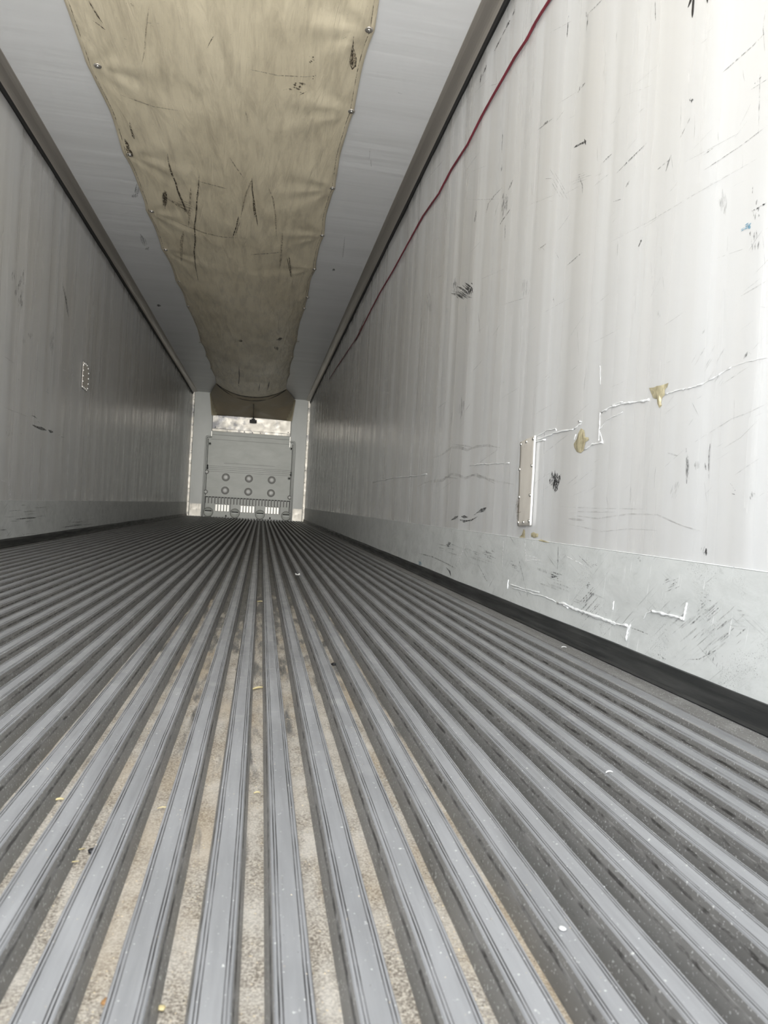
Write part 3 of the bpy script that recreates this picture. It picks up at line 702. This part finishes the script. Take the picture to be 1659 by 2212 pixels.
R_('rub_mark', SC_MID, [([(1322, 332), (1308, 345), (1302, 352)], 3), ([(1400, 306), (1370, 335), (1332, 374)], 2), ([(1382, 324), (1350, 355)], 2.5), ([(1450, 335), (1444, 350), (1438, 370)], 3), ([(1446, 345), (1418, 368)], 2), ([(1540, 320), (1520, 335)], 2.5), ([(1540, 395), (1530, 400)], 4), ([(1360, 390), (1352, 404)], 4), ([(1493, 250), (1467, 302)], 1.5), ([(1258, 545), (1225, 573)], 1.8), ([(1341, 430), (1325, 436)], 3)])
R_('rub_mark', SC_DARK, [([(1112, 20), (1107, 34)], 2), ([(1101, 44), (1093, 60)], 3.5), ([(1092, 62), (1085, 76)], 2), ([(1083, 80), (1068, 110)], 1.5), ([(1266, 25), (1267, 38)], 4), ([(1229, 30), (1228, 40)], 3), ([(1227, 48), (1225, 80)], 2), ([(1040, 160), (1037, 178)], 3), ([(1051, 140), (1042, 165)], 2)])
R_('rub_mark', SC_MID, [([(1270, 30), (1267, 70)], 2), ([(1300, 0), (1272, 28)], 2), ([(1254, 185), (1248, 200)], 5), ([(1256, 190), (1264, 178)], 3), ([(1086, 285), (1084, 330)], 2), ([(1084, 355), (1083, 370)], 3), ([(1029, 455), (1025, 480)], 3)])
R_('rub_mark', SC_SOFT, smear(927, 655, 50, 12, 80, 4, 3)+smear(997, 880, 46, 10, 95, 5, 3)+smear(1135, 620, 60, 18, 95, 4, 3)+smear(1205, 400, 80, 20, 60, 4, 2)+smear(1252, 385, 50, 20, -20, 4, 2)+smear(1423, 680, 18, 8, 95, 3, 3)+smear(1540, 770, 150, 100, -60, 12, 2, 40))
R_('rub_mark', SC_MID, [([(1250, 378), (1258, 400), (1258, 418)], 2), ([(1176, 386), (1192, 385)], 2), ([(1184, 434), (1194, 435)], 2), ([(1606, 775), (1616, 760), (1622, 765)], 4), ([(1208, 0+560), (1200, 545)], 1.5), ([(1195, 640), (1196, 655)], 3)])
R_('rub_mark', SC_BROWN, [([(790, 683), (778, 712), (770, 730)], 3), ([(785, 700), (770, 735)], 4), ([(778, 715), (766, 742)], 2.5)], jit=.4)
R_('wave_mark', SC_FAINT, [([(936, 990), (955, 982), (975, 967), (992, 966), (1010, 972), (1030, 964), (1050, 962), (1080, 967)], 5), ([(980, 960), (1000, 962), (1020, 966)], 3)])
R_('wave_mark', SC_FAINT, [([(900, 1052), (925, 1040), (955, 1038), (975, 1024), (990, 1026), (1005, 1034), (1020, 1026), (1045, 1032), (1070, 1045)], 5), ([(1000, 1032), (1030, 1024), (1060, 1036), (1075, 1040), (1110, 1046)], 4), ([(960, 1030), (990, 1034)], 3)])
R_('wave_mark', SC_FAINT, [([(1230, 1112), (1290, 1120), (1360, 1110), (1420, 1112), (1470, 1134), (1510, 1146)], 3), ([(1228, 1120), (1262, 1124)], 4), ([(1440, 1122), (1480, 1138), (1516, 1148)], 2.5), ([(1220, 1130), (1300, 1148), (1360, 1142), (1420, 1146)], 2), ([(1210, 1095), (1300, 1098), (1400, 1100)], 2), ([(1230, 1105), (1330, 1106)], 2)])
R_('scratch', SC_MID, [([(1659, 64), (1625, 100), (1560, 157)], 2.2), ([(1654, 20), (1648, 60), (1652, 110)], 1.5), ([(1642, 160), (1638, 290)], 1.5), ([(1659, 270), (1600, 315), (1520, 368)], 1.5), ([(1659, 170), (1620, 195)], 1.5), ([(1645, 165), (1630, 180), (1640, 175)], 3), ([(1415, 0), (1416, 45)], 1.5), ([(1044, 630), (1042, 640)], 2)])
R_('scratch', SC_SOFT, [([(1640, 340), (1500, 420), (1400, 480), (1320, 522)], 1.8), ([(1600, 285), (1480, 350)], 1.5), ([(1659, 870), (1620, 890), (1580, 905), (1500, 955)], 2), ([(1620, 790), (1560, 830)], 1.5), ([(1560, 970), (1600, 945), (1640, 905)], 1.5), ([(1659, 605), (1600, 640)], 2), ([(1659, 665), (1640, 662)], 2), ([(1510, 900), (1490, 860)], 1.5), ([(1440, 978), (1465, 985)], 3)])
rs = []
for _ in range(130):                          # random hair scratches all over the near wall
    x = random.uniform(900, 1655); y = random.uniform(60, 1080); a = radians(random.gauss(-38, 12) if random.random() < .75 else random.uniform(80, 100)); L = random.uniform(12, 70)
    if y < 1.9*(1103-x)+30: continue
    rs.append(([(x, y), (x+cos(a)*L*.5+random.uniform(-1, 1), y+sin(a)*L*.5), (x+cos(a)*L, y+sin(a)*L)], random.uniform(.7, 1.3)))
R_('hair_scratches', SC_SOFT, rs, kind='stuff')
R_('marker_writing', INK, [([(1497, -16), (1491, 3), (1486, 16)], 4), ([(1499, -12), (1497, 10), (1495, 38)], 4.2), ([(1527, -12), (1528, 6)], 4.5), ([(1488, -40), (1502, -14), (1530, -40)], 4)], jit=.03)
# kick band marks, right
def K_(name, mat, items, **k): return strokes(name, mat, 'R', items, kr, **k)
K_('rub_mark', SC_DARK, smear(1200, 1246, 30, 8, 8, 4, 3.2, 12)+smear(970, 1176, 18, 12, 20, 4, 2.5, 10)+smear(1270, 1264, 16, 14, 30, 5, 2, 8))
K_('rub_mark', SC_MID, smear(1048, 1195, 60, 26, 25, 9, 2.5, 22)+smear(1110, 1222, 50, 16, 20, 6, 2.2, 20)+smear(965, 1182, 50, 20, 12, 6, 2.2, 20)+smear(1380, 1208, 14, 12, 10, 4, 3, 8)+smear(1280, 1222, 30, 20, 30, 6, 2, 12))
K_('rub_mark', SC_MID, smear(1545, 1350, 150, 130, -42, 16, 2, 50)+smear(1535, 1425, 46, 50, 100, 9, 2, 14)+smear(1430, 1418, 22, 14, 70, 6, 2.5, 8)+smear(1450, 1262, 50, 30, -25, 7, 2, 30)+smear(1270, 1310, 110, 60, -48, 10, 2.5, 60)+smear(1530, 1300, 60, 40, 10, 8, 2, 14))
K_('rub_mark', SC_SOFT, smear(1530, 1330, 190, 150, -40, 20, 3, 70)+smear(1230, 1270, 200, 50, 20, 10, 3, 60)+smear(1000, 1195, 180, 40, 20, 8, 2.5, 50)+smear(1600, 1340, 60, 50, 10, 8, 3, 30))
K_('scratch', SC_MID, [([(905, 1195), (935, 1203), (960, 1215), (985, 1228)], 2.2), ([(1340, 1348), (1380, 1362), (1404, 1372)], 2), ([(1555, 1400), (1510, 1424), (1480, 1425)], 2), ([(1030, 1215), (1052, 1255), (1040, 1240)], 1.5), ([(1120, 1205), (1140, 1290)], 1.5), ([(1190, 1235), (1210, 1242)], 2.5), ([(1250, 1200), (1275, 1225)], 1.5)])
K_('blue_spot', SC_BLUE, smear(907, 1216, 12, 8, 15, 3, 4)); K_('rub_mark', SC_DARK, [([(964, 1226), (971, 1234), (974, 1245)], 3)])
K_('panel_joint', SC_MID, [([(976, 1142), (975, 1152)], 1.5), ([(1206, 1176), (1204, 1230)], 1.5), ([(1206, 1176), (1204, 1230)], 1.0)])
K_('scratch', SC_WHITE, [([(1010, 1170), (998, 1195), (985, 1220)], 2.5), ([(1133, 1165), (1137, 1215)], 2), ([(1148, 1165), (1152, 1185)], 1.5), ([(1214, 1197), (1240, 1210), (1268, 1225)], 2), ([(1088, 1160), (1084, 1240)], 1.5)]+smear(1150, 1208, 50, 20, 5, 5, 2.5, 26))
# sealant beads
def bead(parent, items, nm='sealant_bead', rr=1.0):
    bm = bmesh.new()
    for pts, wd in items:
        P3 = []
        for a, b in zip(pts, pts[1:]):
            n_ = max(1, int(math.hypot(b[0]-a[0], b[1]-a[1])/4))
            for i in range(n_): P3.append((a[0]+(b[0]-a[0])*i/n_+random.uniform(-.6, .6), a[1]+(b[1]-a[1])*i/n_+random.uniform(-.9, .9)))
        P3.append(pts[-1]); v = [at(x, y, 'R') for x, y in P3]
        dist = (v[0]-CAM).dot(fwd); r_ = wd/2*dist/F*rr
        if len(v) > 1: tube(bm, v, lambda i: r_*random.uniform(.35, 1.35), 6)
    o = frombm(nm, bm, SEALM, parent, None, True); return o
bead(kr, [([(1205, 1302), (1216, 1303), (1240, 1315), (1275, 1327), (1305, 1338), (1330, 1347), (1356, 1352)], 6), ([(1215, 1306), (1228, 1314)], 5), ([(1280, 1332), (1330, 1349)], 4)])
bead(kr, [([(1362, 1350), (1356, 1362), (1352, 1384)], 5), ([(1358, 1352), (1350, 1380)], 3), ([(1326, 1299), (1323, 1318)], 2.5)])
bead(kr, [([(1408, 1320), (1425, 1324), (1450, 1330), (1475, 1337)], 7), ([(1484, 1302), (1480, 1318), (1476, 1340)], 5), ([(1408, 1320), (1396, 1324), (1390, 1338)], 2)])
bead(kr, [([(1098, 1252), (1096, 1272)], 4), ([(1100, 1262), (1130, 1272), (1165, 1279)], 2.5), ([(1108, 1270), (1150, 1282), (1180, 1290), (1200, 1300)], 2)])
bead(wr, [([(1159, 950), (1175, 945), (1200, 934), (1240, 927)], 4), ([(1158, 944), (1180, 930), (1200, 926), (1202, 930)], 2.5), ([(1240, 927), (1250, 918), (1258, 912), (1250, 910)], 4), ([(1159, 953), (1178, 950)], 4)])
bead(wr, [([(1262, 972), (1280, 960), (1302, 955)], 4), ([(1296, 890), (1295, 920), (1293, 952)], 2.5), ([(1296, 932), (1302, 958)], 1.8), ([(1294, 930), (1310, 908), (1345, 890)], 1.5), ([(1240, 950), (1244, 938)], 2)])
bead(wr, [([(1300, 890), (1318, 880), (1345, 872), (1380, 868), (1402, 863)], 4), ([(1320, 876), (1345, 868)], 3), ([(1438, 852), (1455, 845), (1490, 838), (1520, 828), (1550, 812), (1580, 793)], 3.2), ([(1580, 793), (1610, 782), (1659, 772)], 1.2)])
bead(wr, [([(1015, 1005), (1040, 1003), (1100, 1000)], 1.6), ([(805, 1042), (850, 1032), (900, 1028), (922, 1024)], 1.3), ([(1296, 790), (1297, 830)], 1.0)])
def blob(poly, parent, name='adhesive_patch', mat=ADHM, th=.002):
    vs = []; n_ = len(poly); c = (sum(p[0] for p in poly)/n_, sum(p[1] for p in poly)/n_)
    for f, o_ in ((1.0, .0), (.86, th), (.5, th*1.5)):
        for x, y in poly:
            p = at(c[0]+(x-c[0])*f, c[1]+(y-c[1])*f, 'R'); p.x -= o_; vs.append(p)
    p = at(c[0], c[1], 'R'); p.x -= th*1.6; vs.append(p); fs = []
    for k in range(2):
        for i in range(n_): j = (i+1) % n_; fs.append((k*n_+i, k*n_+j, (k+1)*n_+j, (k+1)*n_+i))
    for i in range(n_): fs.append((2*n_+i, 2*n_+(i+1) % n_, 3*n_))
    o = mesh(name, vs, fs, mat, parent, None, True)
    bm = bmesh.new(); bm.from_mesh(o.data); bmesh.ops.recalc_face_normals(bm, faces=bm.faces); bm.to_mesh(o.data); bm.free(); return o
blob([(1255, 925), (1262, 930), (1264, 944), (1271, 945), (1272, 950), (1265, 955), (1263, 962), (1261, 973), (1254, 979), (1246, 976), (1241, 968), (1239, 959), (1246, 948), (1249, 936)], wr)
blob([(1402, 838), (1412, 837), (1418, 834), (1430, 832), (1444, 827), (1441, 836), (1436, 842), (1436, 853), (1430, 860), (1428, 870), (1430, 876), (1424, 881), (1420, 872), (1419, 862), (1411, 860), (1406, 848)], wr, th=.001)
blob([(1131, 1143), (1134, 1146), (1134, 1162), (1122, 1161), (1127, 1158), (1129, 1150)], wr, th=.001)
blob([(1147, 1152), (1153, 1149), (1157, 1152), (1163, 1153), (1162, 1160), (1154, 1162), (1147, 1159)], wr, th=.001)
blob([(1162, 1167), (1168, 1165), (1178, 1168), (1186, 1171), (1186, 1172), (1174, 1171)], wr, th=.001)

# ---------------------------------------------------------------- left wall marks
def L_(name, mat, items, **k): return strokes(name, mat, 'L', items, wl, **k)
L_('rub_mark', SC_DARK, [([(68, 897), (74, 900), (80, 904)], 3.5), ([(70, 918), (80, 922), (90, 926), (100, 930)], 5), ([(88, 922), (98, 928)], 4), ([(104, 929), (110, 933), (115, 933)], 5), ([(126, 940), (131, 940)], 4), ([(132, 943), (140, 945)], 4), ([(82, 910), (86, 914)], 2)], jit=.45)
L_('rub_mark', SC_MID, smear(47, 600, 70, 12, 95, 5, 3, 28)+smear(38, 640, 70, 14, 92, 5, 2.5, 30)+smear(46, 645, 70, 6, 95, 3, 3, 30)+smear(30, 595, 30, 8, 92, 3, 2))
L_('rub_mark', SC_MID, [([(135, 610), (139, 630), (143, 655), (148, 684)], 3.5), ([(140, 630), (145, 660)], 3), ([(201, 650), (202, 662)], 3), ([(272, 685), (273, 692)], 3), ([(190, 592), (192, 598)], 2.5), ([(154, 808), (157, 804)], 3), ([(44, 934), (46, 938)], 4), ([(40, 818), (41, 822)], 3), ([(48, 997), (50, 994)], 3), ([(310, 950), (311, 954)], 2.5)])
L_('rub_mark', SC_SOFT, smear(112, 740, 60, 10, 92, 4, 3)+smear(20, 938, 20, 16, 90, 4, 3)+smear(65, 725, 16, 10, 90, 3, 3)+smear(52, 735, 20, 6, 90, 2, 3)+[([(10, 880), (28, 888), (45, 893), (60, 900)], 2), ([(10, 770), (30, 785)], 2), ([(73, 795), (90, 805)], 2)])
L_('blue_spot', SC_BLUE, [([(103, 835), (103, 845)], 2), ([(99, 845), (106, 850)], 1.5)]); L_('scratch', SC_WHITE, [([(0, 1037), (19, 1041), (24, 1080)], 1.6), ([(18, 1042), (24, 1082)], 1.2), ([(133, 797), (155, 807), (163, 815)], 1.3)])
strokes('rub_mark', SC_DARK, 'L', [([(33, 1122), (50, 1120), (80, 1118)], 2.2), ([(0, 1145), (14, 1144)], 2), ([(62, 1104), (68, 1104)], 2), ([(135, 1139), (160, 1136), (175, 1133)], 1.6)], kl)
strokes('rub_mark', SC_MID, 'L', smear(60, 1110, 120, 40, -4, 9, 1.6, 40)+smear(180, 1130, 120, 20, -6, 6, 1.3, 40), kl)
strokes('scratch', SC_WHITE, 'L', [([(222, 1098), (222, 1112)], 3), ([(183, 1124), (208, 1120)], 1.6), ([(30, 1160), (60, 1153), (85, 1152)], 1.8)], kl)

# ---------------------------------------------------------------- patches riveted on the walls
pc = at(1136, 1040, 'R')
pp = thing('patch_plate', (W, pc.y, .28), 'tall tan metal plate riveted to the right wall beside the olive adhesive patch', 'metal plate')
cs = [on_plane(x, y, 0, W-.010) for x, y in ((1123, 955), (1154, 941), (1144, 1135), (1117, 1136))]
NYp, NZp = 8, 18; vs = []; fs = []
def platept(u_, v, o_):
    a = cs[0].lerp(cs[1], u_); b = cs[3].lerp(cs[2], u_); p = a.lerp(b, v)
    bow = .0015*sin(pi*u_)+.0015*nz(u_*3, v*4, 2)
    return Vector((W-.0055-wall_off(1, p.y, p.z)-bow-o_, p.y, p.z))
for j in range(NZp+1):
    for i in range(NYp+1): vs.append(platept(i/NYp, j/NZp, 0)-pp.location)
for j in range(NZp):
    for i in range(NYp): k = j*(NYp+1)+i; fs.append((k, k+1, k+NYp+2, k+NYp+1))
o = mesh('plate', vs, fs, PATCH, pp, None, True); s = o.modifiers.new('thickness', 'SOLIDIFY'); s.thickness = .004; s.offset = 0
bm = bmesh.new(); tube(bm, [platept(1, j/12, .0015)-pp.location+Vector((0, -.002, 0)) for j in range(13)], .0042, 6); frombm('bright_edge', bm, EDGE, pp, None, True)
for u_, v in ((.06, .03), (.48, .03), (.93, .03), (.04, .33), (.92, .33), (.08, .66), (.90, .66), (.07, .96), (.5, .96), (.92, .95)):
    p = platept(u_, v, .0015)-pp.location
    bm = bmesh.new(); lathe(bm, [(.0062, -.001), (.0062, .002), (.0045, .0042), (0, .0050)], p, (-1, 0, 0), 12); frombm('rivet', bm, STEEL, pp, None, True)
oq = strokes('smudge', SC_BROWN, 'R', smear(1122, 1098, 50, 6, 92, 3, 2.5)+[([(1118, 1108), (1132, 1106)], 1.5), ([(1138, 962), (1138, 968)], 2)], None)
for v in oq.data.vertices: v.co.x -= .009
under(oq, pp)

lc = on_plane(183, 815, 0, -W)
lp = thing('patch_plate', (-W, lc.y, lc.z-.11), 'small round-cornered plate ringed with rivets on the left wall', 'metal plate')
ya, yb, za, zb = -.10, .10, 0.0, .225
poly = [(ya, za+.01), (ya, zb)]+[(yb-.09+.09*sin(a), zb-.09+.09*cos(a)) for a in [i*pi/2/6 for i in range(7)]]+[(yb, za+.04), (yb-.03, za)]
vs = [(.004, y_, z_) for y_, z_ in poly]+[(.0, y_, z_) for y_, z_ in poly]; n_ = len(poly)
mesh('plate', [Vector(v)+Vector((.004, 0, 0)) for v in vs], [tuple(range(n_))]+[(i, (i+1) % n_, n_+(i+1) % n_, n_+i) for i in range(n_)], PATCH, lp)
tot = []
for a, b in zip(poly, poly[1:]+poly[:1]): tot.append((Vector(a), Vector(b)))
per = sum((b-a).length for a, b in tot); NB = 16
for k in range(NB):
    d_ = per*k/NB
    for a, b in tot:
        L = (b-a).length
        if d_ <= L: q = a+(b-a)*(d_/L); break
        d_ -= L
    q = Vector((q.x*.92, .11+(q.y-.11)*.94))
    bm = bmesh.new(); lathe(bm, [(.0075, 0), (.0075, .003), (.004, .006), (0, .007)], (.008, q.x, q.y), (1, 0, 0), 10); frombm('rivet', bm, EDGE, lp, None, True)

# ---------------------------------------------------------------- red cord along the right wall
pts = [(1210, -40), (1187, 0), (1168, 30), (1156, 50), (1138, 85), (1112, 124), (1085, 172), (1062, 212), (1040, 252), (1010, 312), (975, 366), (948, 418), (914, 466), (880, 528), (850, 583), (822, 630), (800, 672), (785, 702), (770, 730), (745, 767), (725, 797), (707, 826)]
P3 = []
for a, b in zip(pts, pts[1:]):
    for i in range(4): P3.append((a[0]+(b[0]-a[0])*i/4, a[1]+(b[1]-a[1])*i/4))
P3 = [on_plane(x, y, 0, W-.008-.0006*abs(i % 9-4)) for i, (x, y) in enumerate(P3)]
P3 = [Vector((W-.008, Y0+.02, P3[0].z)), Vector((W-.008, 1.2, P3[0].z-.01))]+P3
bm = bmesh.new(); tube(bm, P3, lambda i: .0060+.0008*nz(i*.7, 1, 1), 8); cd = frombm('red_cord', bm, REDM, None, None, True)
tag(cd, 'dark red cord running high along the right wall into the trailer', 'cord')

# ---------------------------------------------------------------- debris on the floor
STRAW = M('yellow_straw', (.58, .49, .26), .55).m; PAPER = M('white_scrap', (.55, .55, .54), .6).m
LEAF = M('brown_leaf_bit', (.30, .16, .06), .6).m; LUMP = M('black_crumb', (.012, .012, .014), .5).m
def straw(px, py, ln, ang, wd, label, surf='G', mat=STRAW, curve=.04, name='straw', cat='straw'):
    p = at(px, py, surf); a = radians(ang); d = Vector((cos(a), sin(a), 0)); q = Vector((-sin(a), cos(a), 0))
    bm = bmesh.new(); pts = [d*ln*(t-.5)+q*curve*ln*sin(pi*t)+Vector((0, 0, .0012+.0015*sin(3*t))) for t in [i/6 for i in range(7)]]
    tube(bm, pts, lambda i: wd/2*(.5+.5*sin(pi*(i+.6)/7.2)), 6); o = frombm(name, bm, mat, None, None, True); o.location = p; tag(o, label, cat); return o
def chip(px, py, r_, label, surf, mat, name, cat, fl=.4):
    p = at(px, py, surf); bm = bmesh.new(); bmesh.ops.create_icosphere(bm, subdivisions=2, radius=r_)
    for v in bm.verts:
        v.co *= 1+.45*nz(v.co.x/r_*1.3+px, v.co.y/r_*1.3, v.co.z/r_*1.3); v.co.z *= fl
    o = frombm(name, bm, mat, None, None, True); o.location = p+Vector((0, 0, r_*fl*.7)); tag(o, label, cat); return o
straw(557, 1488, .028, 35, .0045, 'pale yellow straw blade lying in a middle groove past the nearest ribs')
straw(563, 1300, .030, -10, .004, 'small pale straw in the middle groove farther in')
straw(160, 1850, .034, 62, .0016, 'thin curved straw in a groove at the lower left', curve=.2)
straw(151, 1872, .022, 50, .0014, 'short straw sliver at the lower end of the curved straw', curve=.15)
straw(127, 1730, .012, 20, .003, 'yellow straw chip in a left groove above the curved straw')
straw(352, 1748, .014, 0, .0016, 'thin horizontal straw in a groove left of the middle rib')
straw(555, 1715, .009, 5, .0022, 'short straw chip in the groove just left of the middle rib')
chip(349, 2180, .0032, 'pale yellow husk near the bottom edge left of the middle rib', 'G', STRAW, 'husk', 'husk')
chip(231, 2166, .0045, 'orange brown leaf bit near the bottom left edge', 'G', LEAF, 'leaf_bit', 'leaf')
chip(201, 1840, .0055, 'dark round hole-like crumb beside a rib at the lower left', 'G', LUMP, 'dark_crumb', 'crumb')
chip(722, 1436, .0075, 'black crumb in a groove right of the middle rib', 'G', LUMP, 'dark_crumb', 'crumb')
chip(1585, 1904, .0050, 'black furry crumb in a groove near the right edge', 'G', LUMP, 'dark_crumb', 'crumb', .7)
chip(1215, 2007, .0030, 'tiny white chip on a rib top at the lower right', 'F', PAPER, 'white_chip', 'chip')
chip(1400, 1938, .0024, 'tiny white chip in the groove below the black furry crumb', 'G', PAPER, 'white_chip', 'chip')
straw(1316, 1670, .012, 10, .002, 'white splinter lying on a rib right of centre', 'F', PAPER, .1, 'splinter', 'splinter')
straw(1218, 1399, .016, 5, .003, 'white splinter on the flat floor edge by the right seal strip', 'F', PAPER, .1, 'splinter', 'splinter')
p = at(643, 1244, 'F')                         # crumpled white scrap
bm = bmesh.new()
bmesh.ops.create_grid(bm, x_segments=8, y_segments=8, size=.012)
for v in bm.verts:
    v.co.z = .007+.010*nz(v.co.x*150, v.co.y*150, 1); v.co.x *= 1+.7*nz(v.co.y*120, 1, 1); v.co.y *= 1.8+1.2*nz(v.co.x*120, 2, 1)
o = frombm('paper_scrap', bm, PAPER); o.location = p; tag(o, 'crumpled white paper scrap on the ribs right of the middle, well inside', 'paper')
s = o.modifiers.new('thickness', 'SOLIDIFY'); s.thickness = .0008
L_h = []
# loose grit: far too many bits to count
g_vs = []; g_fs = []; g_mi = []
def scatter(m_, n_, xr_, yr_, sz):
    rnd = random.Random(m_*31+5); made = 0
    while made < n_:
        y = yr_[0]+(yr_[1]-yr_[0])*rnd.random()**1.6; x = rnd.uniform(*xr_)
        f = ((x-XC)/PIT) % 1
        top = f < .22 or f > .78
        if (.235 < f < .345 or .655 < f < .765): continue
        if top and rnd.random() < .86: continue
        z = (ZT if top else ZG)+.0006; s_ = rnd.uniform(*sz)*(.6 if top else 1); a = rnd.uniform(0, 2*pi); k = len(g_vs)
        ln = rnd.choice((1, 1, 1.6, 2.4))
        for t, rr, zz in ((0, ln, 0), (2.1, .7, 0), (3.9, .8, 0), (1, .2, .7)):
            g_vs.append((x+cos(a+t)*s_*rr*.5, y+sin(a+t)*s_*rr*.5, z+zz*s_*.7))
        g_fs.extend([(k, k+1, k+3), (k+1, k+2, k+3), (k+2, k, k+3), (k, k+2, k+1)]); g_mi.extend([m_]*4); made += 1
scatter(0, 5200, (.5, 1.12), (.42, 3.2), (.0008, .0020))
scatter(1, 5200, (-.9, .62), (.42, 3.2), (.0008, .0021))
scatter(2, 2400, (-.9, 1.12), (.42, 2.8), (.0007, .0018))
o = mesh('loose_grit', g_vs, g_fs, [PAPER, M('beige_grit', (.60, .50, .34), .6).m, M('dark_grit', (.05, .042, .035), .7).m], None, 'stuff', False, g_mi)
tag(o, 'fine grit, chaff and white flecks scattered along the near floor grooves', 'grit')
